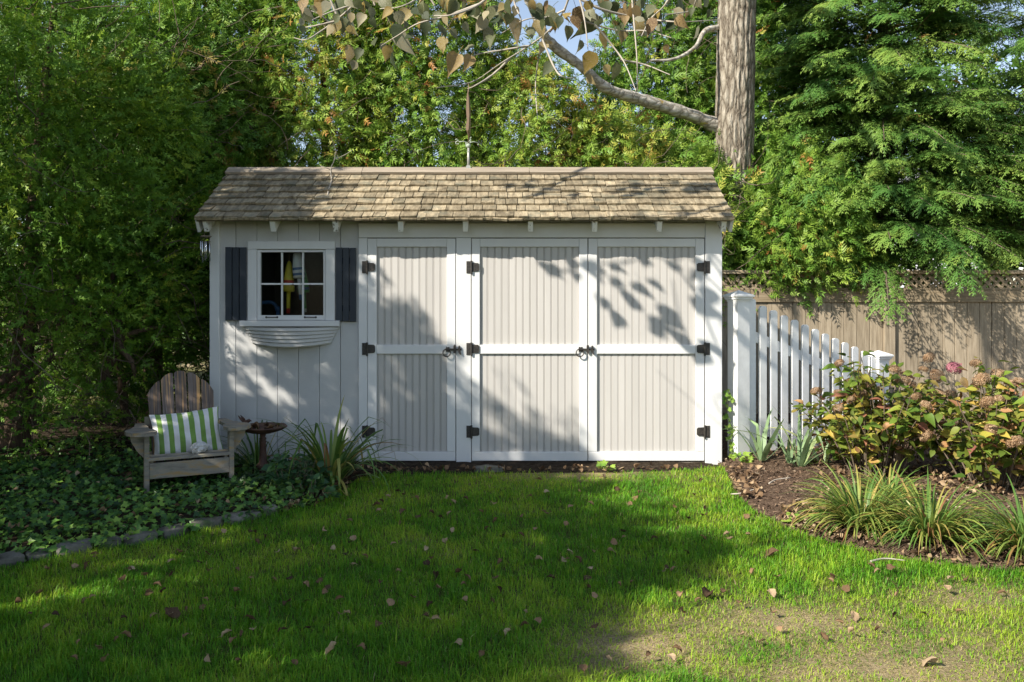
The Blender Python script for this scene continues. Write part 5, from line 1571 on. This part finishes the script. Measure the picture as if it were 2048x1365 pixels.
# ------------------------------------------------------------------ ivy ground cover
def ivy_leaf(q):
    ang = [0, 25, 42, 70, 95, 130, 180]
    rad = [1.0, 0.62, 0.50, 0.78, 0.46, 0.55, 0.12]
    rim = [(r_ * math.cos(R(a)), r_ * math.sin(R(a))) for a, r_ in zip(ang, rad)]
    pts = rim + [(x, -y) for x, y in rim[-2:0:-1]]
    V = [(0.05, 0, 0.0)] + [(x, y, 0.22 * abs(y) - 0.15 * x * x + q.uniform(-0.04, 0.04)) for x, y in pts]
    n = len(pts)
    return np.array(V), np.array([(0, i + 1, (i + 1) % n + 1) for i in range(n)])
IV = [ivy_leaf(q) for _ in range(5)]
def ovate(q, fold=0.25, wid=0.30, droop=0.25):
    xs_ = [0, 0.12, 0.32, 0.55, 0.78, 1.0]
    ws = [0.0, 0.6, 1.0, 0.92, 0.5, 0.0]
    V = [(x, 0, -droop * x * x) for x in xs_] + [(x, wid * w, fold * wid * w - droop * x * x + q.uniform(-.02, .02)) for x, w in zip(xs_, ws)] + [(x, -wid * w, fold * wid * w - droop * x * x + q.uniform(-.02, .02)) for x, w in zip(xs_, ws)]
    F = []
    for i in range(5):
        F += [(i, i + 1, 7 + i, 6 + i), (12 + i, 13 + i, i + 1, i)]
    return np.array(V), np.array(F)
N = 16000
x = q.uniform(-5.2, -0.9, N)
y = q.uniform(-2.6, 0.9, N)
dl = polydist(x, y, [tuple(p) for p in left_line])
ok = inpoly(x, y, left_bed) | ((dl < 0.05) & (q.random(N) < 0.45))
g = P
# ivy stays left of the shed door and thins towards the open soil
lim = np.interp(y, [-2.6, -1.3, -0.75, -0.3, 0.9], [9, -1.60, -1.45, -1.60, -2.6])
ok &= (x < lim + 0.12 * (fbm(x * 5, y * 5, 2) - 0.5)) & (q.random(N) < np.where(y > -0.1, 0.35, 1.0)) & (dl > 0.0)
ok &= ~((x > -2.6) & (y > -0.03))
x, y, dl = x[ok], y[ok], dl[ok]
n = len(x)
hh = 0.03 + (0.03 + 0.09 * fbm(x * 3.5, y * 3.5, 6)) * q.random(n) * np.clip(dl / 0.2, 0.4, 1)
nr_ = norm(np.stack([q.normal(0, 0.5, n), q.normal(-0.35, 0.5, n), np.full(n, 0.9)], 1))
ax = norm(np.cross(nr_, q.normal(0, 1, (n, 3))))
tt = np.clip(0.36 + 0.7 * (fbm(x * 2.2, y * 2.2, 1) - 0.5) + q.normal(0, 0.21, n) + 0.22 * np.exp(-dl / 0.25), 0.0, 1.0)
V, F, T = scatter(IV, np.stack([x, y, hh], 1), ax, nr_, q.uniform(0.020, 0.041, n), tt, q, 0.05)
# vines that trail over the edging stones
o = link('ivy', np_mesh('ivy', V, F, MT['ivy'], False, {'tint': T}))
tag(o, 'dark glossy ivy covering the ground around the chair', None, None, 'stuff')

# broad-leaved plants in front of the bird bath
def leafy_plant(name, label, c, n, rad, h, size, seed, mat, tint0, tpl, cat='plant', group=None):
    q = np.random.default_rng(seed)
    t = thing(name, label, cat, c, 0, group)
    a = q.uniform(0, 2 * math.pi, n); r_ = rad * np.sqrt(q.random(n))
    z = h * (1 - 0.6 * (r_ / rad) ** 2) * q.uniform(0.35, 1.0, n)
    p = np.stack([r_ * np.cos(a), r_ * np.sin(a), z], 1)
    out = norm(np.stack([np.cos(a), np.sin(a), q.uniform(0.0, 0.6, n)], 1) + q.normal(0, 0.5, (n, 3)))
    upv = norm(np.stack([q.normal(0, 0.35, n), q.normal(-0.25, 0.35, n), np.ones(n)], 1))
    V, F, T = scatter(tpl, p, out, upv, size * q.uniform(0.6, 1.2, n), np.clip(tint0 + q.normal(0, 0.2, n), 0, 1), q, 0.05)
    tag(link('foliage', np_mesh('foliage', V, F, MT[mat], True, {'tint': T}), t), kind='stuff')
    b = MB()
    for i in range(0, n, 6):
        b.tube([(p[i][0] * 0.4, p[i][1] * 0.4, 0.0), (p[i][0] * 0.8, p[i][1] * 0.8, p[i][2] * 0.6), tuple(p[i])], 0.0025, 4, False)
    tag(b.build('stem', MT['deadtwig'], t), kind='stuff')
    return t
OV = [ovate(q) for _ in range(5)]
OVW = [ovate(q, 0.2, 0.42, 0.2) for _ in range(5)]
g0 = G(588, 985)
leafy_plant('leafy_plant', 'low green broad leaved plant between the bird bath and the day lily', (g0.x, g0.y, 0.0), 230, 0.26, 0.30, 0.062, 3, 'broad', 0.4, OVW)
g0 = G(620, 1000)
leafy_plant('leafy_plant', 'lighter green broad leaved plant in front of the day lily', (g0.x, g0.y, 0.0), 120, 0.20, 0.16, 0.050, 4, 'broad', 0.7, OVW)
g0 = G(1165, 922 + 30)
for px_, py_, lab, sd, nn, hh_ in ((1608, 1045, 'small bright green weed on the mulch left of the strap leaf clumps', 6, 40, 0.05), (1207, 936, 'tiny weed growing at the foot of the right door', 7, 12, 0.05), (1612, 935, 'yellowing seedling between the two irises', 8, 26, 0.10), (1482, 925, 'ivy seedling at the foot of the tall white post', 9, 26, 0.10)):
    g0 = G(px_, py_, 0.03)
    leafy_plant('weed', lab, (g0.x, g0.y, 0.02), nn, 0.10, hh_, 0.045, sd, 'ivy', 0.95, IV if sd != 6 else OVW)
# ivy vine creeping up the corner between the shed and the post
iv = thing('ivy_vine', 'young ivy vine climbing between the shed corner and the white post', 'vine', (1.79, 0.06, 0.0))
n = 46
zv = q.uniform(0.0, 0.62, n) ** 1.0
V, F, T = scatter(IV, np.stack([q.normal(0, 0.022, n) + 0.02 * np.sin(zv * 9), q.normal(-0.02, 0.02, n), zv], 1), norm(np.stack([q.normal(0, 1, n), q.normal(0, 0.3, n), q.normal(0, 1, n)], 1)), norm(np.stack([q.normal(0, 0.4, n), -np.ones(n), q.normal(0.3, 0.3, n)], 1)), q.uniform(0.022, 0.036, n), np.clip(q.normal(0.8, 0.15, n), 0, 1), q, 0.05)
tag(link('foliage', np_mesh('foliage', V, F, MT['ivy'], False, {'tint': T}), iv), kind='stuff')
MB().tube([(0, 0, 0), (0.015, 0, 0.2), (-0.015, 0, 0.4), (0.01, 0, 0.6)], 0.003, 5).build('stem', MT['deadtwig'], iv)

# ------------------------------------------------------------------ strap-leaved plants
def ribbon(p0, az, L, w, up0, bend, q, seg=7, fold=0.0, kink=None, twist=0.0):
    """a strap leaf: leaves the base at elevation up0 and bends over by bend radians along its length"""
    V = []
    p = np.array(p0, dtype=float)
    h = np.array([math.cos(az), math.sin(az), 0])
    s = np.array([-math.sin(az), math.cos(az), 0])
    e = up0
    for i in range(seg + 1):
        f = i / seg
        ww = w * min(1.0, 0.55 + 2.2 * f) * (1 - f ** 2.6) + 0.0006
        e_ = e
        sv = s * math.cos(twist * f) + np.array([0, 0, 1]) * math.sin(twist * f)
        V += [p - sv * ww, p + sv * ww]
        st = L / seg
        p = p + (h * math.cos(e_) + np.array([0, 0, 1]) * math.sin(e_)) * st
        e = e - bend / seg * (0.5 + f)
        if kink is not None and abs(f - kink[0]) < 0.5 / seg: e -= kink[1]
    F = [(2 * i, 2 * i + 1, 2 * i + 3, 2 * i + 2) for i in range(seg)]
    return np.array(V), np.array(F)
def strap_clump(name, label, c, n, L, w, seed, mat, tint, spread=0.05, el=(0.6, 1.45), bend=(0.8, 2.2), cat='plant', group=None, kinks=0.0, old=0.1, seg=7, azb=None, single=False):
    q = np.random.default_rng(seed)
    t = thing(name, label, cat, c, 0, group)
    parts = []
    for i in range(n):
        az = q.uniform(0, 2 * math.pi) if azb is None else q.normal(azb, 1.2)
        r_ = spread * math.sqrt(q.random())
        e = q.uniform(*el)
        ll = L * q.uniform(0.55, 1.1)
        kk = (q.uniform(0.4, 0.75), q.uniform(0.9, 1.9)) if q.random() < kinks else None
        V, F = ribbon((r_ * math.cos(az), r_ * math.sin(az), 0.0), az, ll, w * q.uniform(0.7, 1.15), e, q.uniform(*bend) * (1.25 - 0.5 * e / 1.5), q, seg, 0, kk, q.normal(0, 0.5))
        base_t = q.uniform(*tint) if q.random() > old else q.uniform(0.78, 1.0)
        f = np.repeat(np.linspace(0, 1, seg + 1), 2)
        T = np.clip(base_t + 0.22 * f ** 3 * (q.random() < 0.5), 0, 1)
        V[:, 2] = np.maximum(V[:, 2], 0.006 + 0.01 * q.random())
        parts.append((V, F, T))
    if single:
        for V, F, T in parts:
            link('leaf', np_mesh('leaf', V, F, MT[mat], True, {'tint': T}), t)
    else:
        V, F, T = join_np(parts)
        tag(link('foliage', np_mesh('foliage', V, F, MT[mat], True, {'tint': T}), t), kind='stuff')
    return t
for i, (px_, py_, nn, ll, lab) in enumerate([(1722, 1052, 330, 0.44, 'left clump of arching strap leaves on the mulch below the hydrangea'), (1858, 1075, 330, 0.44, 'middle clump of arching strap leaves beside the lawn edge'), (2056, 1100, 300, 0.42, 'clump of arching strap leaves cut by the right edge'), (1776, 1000, 120, 0.34, 'sparse strap leaf clump behind the two larger ones')]):
    g0 = G(px_, py_, 0.06)
    strap_clump('strap_leaf_clump', lab, (g0.x, g0.y, 0.05), int(nn * 1.35), ll, 0.0058, 60 + i, 'liriope', (0.3, 0.85), 0.08, (0.5, 1.35), (1.3, 2.7), group='strap leaf clumps along the mulch bed', old=0.16)
g0 = G(655, 975)
strap_clump('day_lily', 'day lily clump with bent yellowing leaves left of the first door', (g0.x, g0.y + 0.1, 0.02), 110, 0.74, 0.0125, 71, 'liriope', (0.05, 0.72), 0.11, (0.45, 1.42), (1.0, 2.6), kinks=0.35, old=0.16, seg=11, single=True)
g0 = G(498, 955)
strap_clump('day_lily', 'thinner day lily clump with arching leaves behind the bird bath', (g0.x, g0.y + 0.22, 0.02), 40, 0.66, 0.0065, 72, 'liriope', (0.0, 0.4), 0.07, (0.7, 1.4), (1.2, 2.4), kinks=0.1, old=0.1, seg=10, single=True)
for i, (px_, py_, nn, ll, wd_, lab) in enumerate([(1524, 922, 10, 0.66, 0.020, 'iris fan with broad pale leaves nearest the white post'), (1600, 936, 13, 0.62, 0.019, 'second iris with flopping pale leaves further along the pickets'), (1648, 930, 11, 0.58, 0.017, 'third iris with leaves bent over to the right'), (1578, 928, 6, 0.42, 0.013, 'slim iris fan between the two broader ones')]):
    g0 = G(px_, py_, 0.06)
    strap_clump('iris', lab, (g0.x, g0.y, 0.05), nn, ll, wd_, 80 + i, 'iris', (0.1, 0.8), 0.03, (0.8, 1.5), (0.2, 1.9), group='irises in front of the pickets', kinks=0.2, old=0.05, seg=9, single=True)

# ------------------------------------------------------------------ hydrangeas
def hyd_leaf(q, wid, fold, droop):
    V, F = ovate(q, fold, wid, droop)
    b = MB().add(V, F)
    b.tube([(0, 0, 0), (-0.12, 0, -0.03), (-0.25, 0, -0.08)], 0.014, 4, False)
    return b.mesh('leaf', MT['hydrangea'], True)
HL = [hyd_leaf(q, w_, f_, d_) for w_, f_, d_ in ((0.29, 0.3, 0.35), (0.32, 0.5, 0.55), (0.27, 0.2, 0.15), (0.31, 0.8, 0.7), (0.25, 1.1, 0.4), (0.33, 0.15, 0.75))]
def floret_tpl(q):
    V, F = [], []
    for k in range(4):
        a = k * math.pi / 2 + q.uniform(-0.2, 0.2)
        c_, s_ = math.cos(a), math.sin(a)
        for x, y, z in ((0.1, 0, 0), (0.6, 0.36, 0.12), (1.0, 0, q.uniform(-0.3, 0.4)), (0.6, -0.36, 0.12)):
            V.append((x * c_ - y * s_, x * s_ + y * c_, z))
        F.append((4 * k, 4 * k + 1, 4 * k + 2, 4 * k + 3))
    return np.array(V), np.array(F)
FL = [floret_tpl(q) for _ in range(4)]
def mop(mat, r_, seed):
    q = np.random.default_rng(seed)
    n = 85
    i = np.arange(n)
    ph = np.arccos(1 - 1.55 * (i + 0.5) / n); th_ = i * 2.39996
    nn = np.stack([np.sin(ph) * np.cos(th_), np.sin(ph) * np.sin(th_), np.cos(ph)], 1)
    p = nn * np.array([1, 1, 0.72]) * r_ * q.uniform(0.85, 1.08, (n, 1))
    V, F, T = scatter(FL, p, norm(np.cross(nn, q.normal(0, 1, (n, 3)))), norm(nn + q.normal(0, 0.3, (n, 3))), q.uniform(0.013, 0.021, n), np.clip(q.normal(0.5, 0.25, n), 0, 1), q, 0.0)
    return np_mesh('flower_head', V, F, MT[mat], False, {'tint': T})
MOPS = [mop('floret', 0.060, s) for s in (1, 2, 3, 4)]
PINK = mop('pinkfloret', 0.052, 9)
def hydrangea(label, c, rad, H, nleaf, nhead, seed, heads=(), pink=None, low=0.25):
    q = np.random.default_rng(seed)
    t = thing('hydrangea', label, 'shrub', (c[0], c[1], c[2]), 0, 'hydrangeas in the mulch bed')
    sb = MB()
    tips = []
    ns = 34
    for i in range(ns):
        a = q.uniform(0, 2 * math.pi); e = math.sqrt(q.random())
        hx = rad * e * 0.92
        zt_ = H * (1.02 - 0.42 * e ** 2.2) * q.uniform(0.85, 1.05)
        b0 = (0.16 * e * math.cos(a) + q.normal(0, 0.03), 0.16 * e * math.sin(a) + q.normal(0, 0.03), -0.01)
        p2 = (hx * math.cos(a), hx * math.sin(a), zt_)
        m_ = (b0[0] + (p2[0] - b0[0]) * 0.45, b0[1] + (p2[1] - b0[1]) * 0.45, zt_ * 0.58)
        pt = smooth_path([b0, m_, p2], 8)
        sb.tube(pt, np.linspace(0.0065, 0.003, 8), 5, False)
        tips.append((pt, a))
    for i in range(16):
        a = q.uniform(0, 2 * math.pi)
        sb.tube([(0.1 * math.cos(a), 0.1 * math.sin(a), -0.01), (0.17 * math.cos(a), 0.17 * math.sin(a), 0.2), (0.24 * math.cos(a) + q.normal(0, .04), 0.24 * math.sin(a), q.uniform(0.3, 0.5))], 0.004, 4, False)
    tag(sb.build('stem', MT['deadtwig'], t, True), kind='stuff')
    # show the biggest, nearest leaves as parts of their own
    def place_leaf(p, out, s):
        X_ = Vector(out).normalized()
        upv = Vector((q.normal(-0.35, 0.35), q.normal(-0.5, 0.35), 0.9))
        Zv = (upv - X_ * upv.dot(X_)).normalized()
        Yv = Zv.cross(X_)
        o = link('leaf', HL[q.integers(0, len(HL))], t)
        o.matrix_local = Matrix.Translation(Vector(p)) @ Matrix((X_, Yv, Zv)).transposed().to_4x4() @ Matrix.Scale(s, 4)
    k = 0
    while k < nleaf:
        pt, a = tips[q.integers(0, ns)]
        f = q.uniform(0.42, 1.0) if q.random() < 0.75 else q.uniform(low, 0.6)
        p = np.array([np.interp(f, np.linspace(0, 1, 8), pt[:, j]) for j in range(3)])
        if p[1] > rad * 0.55 and p[2] < H * 0.7: continue
        a2 = q.uniform(0, 2 * math.pi)
        out = np.array([math.cos(a2), math.sin(a2) - 0.25, q.uniform(-0.5, 0.75) * (0.4 + f)])
        place_leaf(p + norm(out) * 0.02, out, q.uniform(0.070, 0.115))
        k += 1
    m = 1400
    ii = q.integers(0, ns, m)
    f = q.uniform(0.3, 1.0, m)
    p = np.array([[np.interp(f[j], np.linspace(0, 1, 8), tips[ii[j]][0][:, d_]) for d_ in range(3)] for j in range(m)]) + q.normal(0, 0.05, (m, 3)) + np.array([0, 0.06, -0.03])
    V, F, T = scatter(OV, p, norm(q.normal(0, 1, (m, 3)) * np.array([1, 1, 0.5])), norm(np.stack([q.normal(0, .4, m), q.normal(-.3, .4, m), np.ones(m)], 1)), q.uniform(0.05, 0.09, m), np.clip(q.normal(0.45, 0.3, m), 0, 1), q, 0.05)
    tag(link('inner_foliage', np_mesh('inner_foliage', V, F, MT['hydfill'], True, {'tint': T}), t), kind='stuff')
    for i in range(nhead):
        pt, a = tips[i % ns]
        o = link('flower_head', MOPS[i % 4], t, tuple(pt[-1] + np.array([0, -0.02, 0.02])))
        o.rotation_euler = (q.normal(0.25, 0.25), q.normal(0, 0.3), q.uniform(0, 6))
        o.scale = (q.uniform(0.5, 0.75),) * 3
    cv = Vector(c)
    hb = MB()
    for px_, py_, dy, sc_ in heads:
        p = P(px_, py_, c[1] + dy) - cv
        o = link('flower_head', MOPS[q.integers(0, 4)], t, p)
        o.rotation_euler = (q.normal(0.5, 0.2), q.normal(0, 0.3), q.uniform(0, 6))
        o.scale = (sc_ * 0.72,) * 3
        hb.tube(smooth_path([(0.1 * p.x / (abs(p.x) + .01), 0, 0.0), (p.x * 0.55, p.y * 0.5, p.z * 0.7), (p.x, p.y, p.z)], 8), np.linspace(0.006, 0.003, 8), 5, False)
    if heads: tag(hb.build('stem', MT['deadtwig'], t, True), kind='stuff')
    if pink:
        o = link('flower_head', PINK, t, P(pink[0], pink[1], c[1] + pink[2]) - cv)
        o['label'] = 'pink flower head still in colour'
        o.rotation_euler = (0.5, 0, 0)
    return t
g0 = G(1772, 962, 0.06)
hydrangea('brown headed hydrangea nearest the pickets with yellow and burgundy leaves', (g0.x, g0.y + 0.12, 0.05), 0.60, 0.86, 285, 8, 91, [(1676, 818, -0.15, 0.95), (1702, 800, -0.1, 0.75), (1722, 786, -0.1, 0.9), (1805, 760, -0.1, 1.2), (1875, 752, 0.0, 1.2), (1880, 790, -0.2, 1.1), (1790, 740, 0.0, 1.0), (1858, 716, 0.1, 1.0), (1740, 770, -0.1, 0.9), (1850, 870, -0.35, 1.1)], (1908, 737, 0.0))
g0 = G(2000, 985, 0.06)
hydrangea('large hydrangea at the right edge with reddened leaves and dried heads', (g0.x, g0.y + 0.10, 0.05), 0.66, 0.86, 290, 12, 92, [(1962, 760, -0.1, 1.3), (1975, 805, -0.25, 1.1), (2030, 885, -0.5, 1.2), (1985, 860, -0.4, 1.1)])
g0 = G(2230, 950, 0.06)
hydrangea('hydrangea beyond the right edge of the picture', (g0.x, g0.y + 0.10, 0.05), 0.62, 0.84, 70, 8, 93)

# ------------------------------------------------------------------ fallen leaves
def dry_leaf(q, curl):
    nu_, nv_ = 7, 6
    us_, vs_ = np.meshgrid(np.linspace(0, 1, nu_), np.linspace(-1, 1, nv_))
    u_, v_ = us_.ravel(), vs_.ravel()
    w_ = 0.46 * np.sin(np.pi * np.clip(u_, 0.0, 1) ** 0.75) ** 0.8 * (1 - 0.12 * np.sin(u_ * 17) * np.abs(v_)) + 0.004
    th_ = v_ * curl * 1.25
    rr_ = w_ / max(abs(curl) * 1.25, 0.2)
    y_ = np.sin(th_) * rr_ if abs(curl) > 0.15 else v_ * w_
    z_ = (1 - np.cos(th_)) * rr_ * np.sign(curl) + 0.05 * np.sin(u_ * 8 + q.uniform(0, 6)) + 0.05 * np.sin(v_ * 4 + u_ * 5 + q.uniform(0, 6)) - 0.35 * abs(curl) * (u_ - 0.5) ** 2 + q.normal(0, 0.012, len(u_))
    V = np.stack([u_ - 0.5, y_, z_], 1)
    ii_ = np.arange(nu_ * nv_).reshape(nv_, nu_)
    F = np.stack([ii_[:-1, :-1], ii_[:-1, 1:], ii_[1:, 1:], ii_[1:, :-1]], -1).reshape(-1, 4)
    b = MB().add(V, F)
    b.tube([(-0.5, 0, 0), (-0.66, 0.03, 0.06), (-0.8, 0.02, 0.05)], 0.012, 4, False)
    return b.mesh('fallen_leaf', MT['dryleaf'], True)
DL = [dry_leaf(q, c_) for c_ in (0.5, 0.9, 1.5, -0.8, 0.3, 2.0, 1.1)]
big = [(342, 1236, 40, 'blackened curled leaf lying in the shaded lawn at the left'), (660, 1308, 38, 'pale upturned leaf lying near the bottom of the lawn'), (1418, 1190, 36, 'large tan curled leaf at the tip of the shadow on the lawn'), (1544, 1112, 28, 'orange brown leaf standing upright on the sunny lawn'), (1858, 1322, 40, 'tan folded leaf lying on the bare dry patch'), (808, 1336, 34, 'brown oval leaf standing near the bottom of the lawn'), (870, 1158, 32, 'dark brown crumpled leaf in the middle of the shaded lawn')]
def put_leaf(px_, py_, s, label, group):
    g0 = G(px_, py_, 0.025)
    o = link('fallen_leaf', DL[q.integers(0, len(DL))], None, (g0.x, g0.y, 0.030 + 0.018 * q.random()))
    sz = s * (g0.y - CAM_Y) / FPX
    o.scale = (sz, sz, sz)
    o.rotation_euler = (q.normal(0, 0.45), q.normal(0, 0.45), q.uniform(0, 6.28))
    return tag(o, label, 'leaf', group)
for px_, py_, s, lab in big: put_leaf(px_, py_, s, lab, 'fallen leaves on the lawn')
seen = [(505, 1070), (558, 1110), (585, 1105), (600, 1100), (690, 1112), (727, 1120), (790, 1087), (855, 1105), (950, 1108), (420, 1150), (475, 1145), (500, 1157), (410, 1200), (478, 1192), (580, 1155), (570, 1213), (495, 1245), (612, 1262), (468, 1290), (480, 1325), (586, 1335), (75, 1188), (38, 1215), (60, 1232), (110, 1240),
        (170, 1202), (250, 1240), (190, 1120), (172, 1140), (345, 1150), (780, 1212), (855, 1216), (760, 1175), (635, 1170), (660, 1180), (700, 1090), (935, 1160), (1000, 1130), (905, 1060), (865, 1030), (1085, 1025), (1140, 1105), (1155, 1130), (1225, 1092), (1305, 1080), (1250, 1075), (1375, 1107), (1410, 1080), (1455, 1070), (1180, 1140), (1330, 1135),
        (1350, 1140), (1180, 1180), (1360, 1196), (1395, 1205), (1445, 1185), (1505, 1150), (1665, 1160), (1695, 1180), (1755, 1142), (1785, 1142), (1795, 1190), (1850, 1230), (1905, 1160), (1930, 1162), (2005, 1188), (1700, 1272), (1650, 1275), (1548, 1228), (1560, 1260), (1340, 1322), (1168, 1345), (1255, 1342), (1920, 1225), (1380, 1040), (1350, 1018), (1412, 1034), (1260, 1010),
        (1235, 980), (1180, 1010), (1160, 985), (1090, 985), (1060, 1000), (1040, 1032), (985, 1010), (975, 1060), (930, 1000), (900, 1015), (840, 1035), (760, 1020), (700, 1045), (650, 1065), (1130, 1050), (1070, 1060), (1010, 1075), (1000, 1185), (1100, 1160), (915, 1290), (680, 1230), (300, 1190), (360, 1105), (245, 1160)]
def leaf_label(px_, py_):
    shade = px_ < 1150 + 0.4 * (py_ - 1000)
    col = 'brown' if shade else 'tan'
    cols_ = [(330, 'below the stone edging'), (560, 'below the wooden chair'), (740, 'in front of the day lily'), (930, 'in front of the first door'), (1180, 'in front of the middle door'), (1440, 'in front of the right door'), (1700, 'below the strap leaves'), (9999, 'near the right corner')]
    where = next(w for lim_, w in cols_ if px_ < lim_)
    row = 'near the shed' if py_ < 1045 else 'in mid lawn' if py_ < 1200 else 'near the camera'
    return f"dry {col} leaf on the {'shaded' if shade else 'sunny'} grass {where}, {row}", f"{col} leaves {where}, {row}"
seen += [(float(q.uniform(60, 1900)), float(930 + 400 * q.random() ** 1.3)) for _ in range(165)]
seen = [p for p in seen if inpoly(np.array([G(*p).x]), np.array([G(*p).y]), right_bed)[0] == False and inpoly(np.array([G(*p).x]), np.array([G(*p).y]), left_bed)[0] == False]
for px_, py_ in seen:
    s = q.uniform(13, 24) * (0.55 + 0.45 * (py_ - 930) / 330)
    put_leaf(px_ + q.uniform(-4, 4), py_ + q.uniform(-3, 3), s * 0.85 + 3, *leaf_label(px_, py_))
# litter nobody could count: along the shed's foot, under the shrubs, in the ivy
P_ = []
for n_, fx, fy in ((300, (700, 1440), (934, 950)), (180, (640, 760), (950, 1010)), (120, (560, 720), (1005, 1025)), (500, (1640, 2090), (930, 1010)), (260, (1560, 1680), (1020, 1085)), (260, (1640, 2060), (1060, 1140)), (120, (1450, 1520), (940, 1000)), (70, (0, 560), (960, 1090)), (160, (1500, 1720), (895, 925))):
    for _ in range(n_):
        g0 = G(q.uniform(*fx), q.uniform(*fy), 0.03)
        P_.append((g0.x, g0.y, 0.0))
P_ = np.array(P_)
P_[:, 2] = bed_z(P_[:, 0], P_[:, 1]) + q.uniform(0.022, 0.05, len(P_)) + np.where(P_[:, 0] < -1.6, 0.06, 0)
inl = inpoly(P_[:, 0], P_[:, 1], right_bed) | inpoly(P_[:, 0], P_[:, 1], left_bed)
P_ = P_[inl & ((P_[:, 1] < -0.03) | (P_[:, 0] > 1.8))]
n = len(P_)
DT = [ovate(q, c_, 0.40, 0.3) for c_ in (0.4, 0.9, 1.4, -0.5)]
DT = [(V - np.array([0.5, 0, 0]), F) for V, F in DT]
V, F, T = scatter(DT, P_, norm(q.normal(0, 1, (n, 3)) * np.array([1, 1, 0.35])), norm(np.stack([q.normal(0, .45, n), q.normal(0, .45, n), np.ones(n)], 1)), q.uniform(0.022, 0.055, n), q.random(n), q, 0.1)
tag(link('leaf_litter', np_mesh('leaf_litter', V, F, MT['litter'], True, {'tint': T})), 'brown leaf litter along the shed foot and under the shrubs', None, None, 'stuff')
# leaves in the bird bath
n = 14
a = q.uniform(0, 6.28, n); r_ = 0.13 * np.sqrt(q.random(n))
V, F, T = scatter(DT, np.stack([r_ * np.cos(a), r_ * np.sin(a), 0.012 + 0.02 * q.random(n)], 1), norm(q.normal(0, 1, (n, 3)) * np.array([1, 1, 0.5])), norm(np.stack([q.normal(0, .5, n), q.normal(0, .5, n), np.ones(n)], 1)), q.uniform(0.04, 0.07, n), q.uniform(0, 0.6, n), q, 0.1)
o = link('leaf_litter', np_mesh('leaf_litter', V, F, MT['litter'], True, {'tint': T}), None, BB + Vector((0, 0, 0.385)))
tag(o, 'dead brown leaves lying in the bird bath basin', None, None, 'stuff')
# mulch chips
N = 16000
x = q.uniform(1.5, 4.2, N); y = q.uniform(-3.0, 1.6, N)
ok = inpoly(x, y, right_bed)
x, y = x[ok], y[ok]; n = len(x)
chip = np.array([(-0.5, -0.14, 0), (0.5, -0.10, 0.03), (0.5, 0.12, 0.02), (-0.5, 0.15, 0.05)]), np.array([(0, 1, 2, 3)])
V, F, T = scatter([chip], np.stack([x, y, bed_z(x, y) + q.uniform(0.004, 0.022, n)], 1), norm(q.normal(0, 1, (n, 3)) * np.array([1, 1, 0.3])), norm(np.stack([q.normal(0, .4, n), q.normal(0, .4, n), np.ones(n)], 1)), q.uniform(0.012, 0.042, n), np.clip(q.normal(0.45, 0.27, n), 0, 1), q, 0.0)
tag(link('mulch_chips', np_mesh('mulch_chips', V, F, MT['chips'], False, {'tint': T})), 'loose shredded bark chips over the mulch bed', None, None, 'stuff')
for pts, lab in (([(1462, 980), (1480, 981), (1505, 978), (1522, 979)], 'thin pale twig lying on the mulch by the lawn'), ([(1538, 970), (1552, 964), (1582, 962)], 'short dark twig lying on the mulch near the irises'), ([(1740, 1112), (1770, 1106), (1812, 1110)], 'grey twig lying on the mulch below the strap leaves')):
    pp = [G(a_, b_, 0.06) for a_, b_ in pts]
    pp = [Vector((p.x, p.y, float(bed_z(np.array([p.x]), np.array([p.y]))[0]) + 0.03)) for p in pp]
    o = MB(pp[0]).tube(smooth_path(pp, 10), np.linspace(0.006, 0.003, 10), 6).build('fallen_twig', MT['twig'], None, True, pp[0])
    tag(o, lab, 'twig')
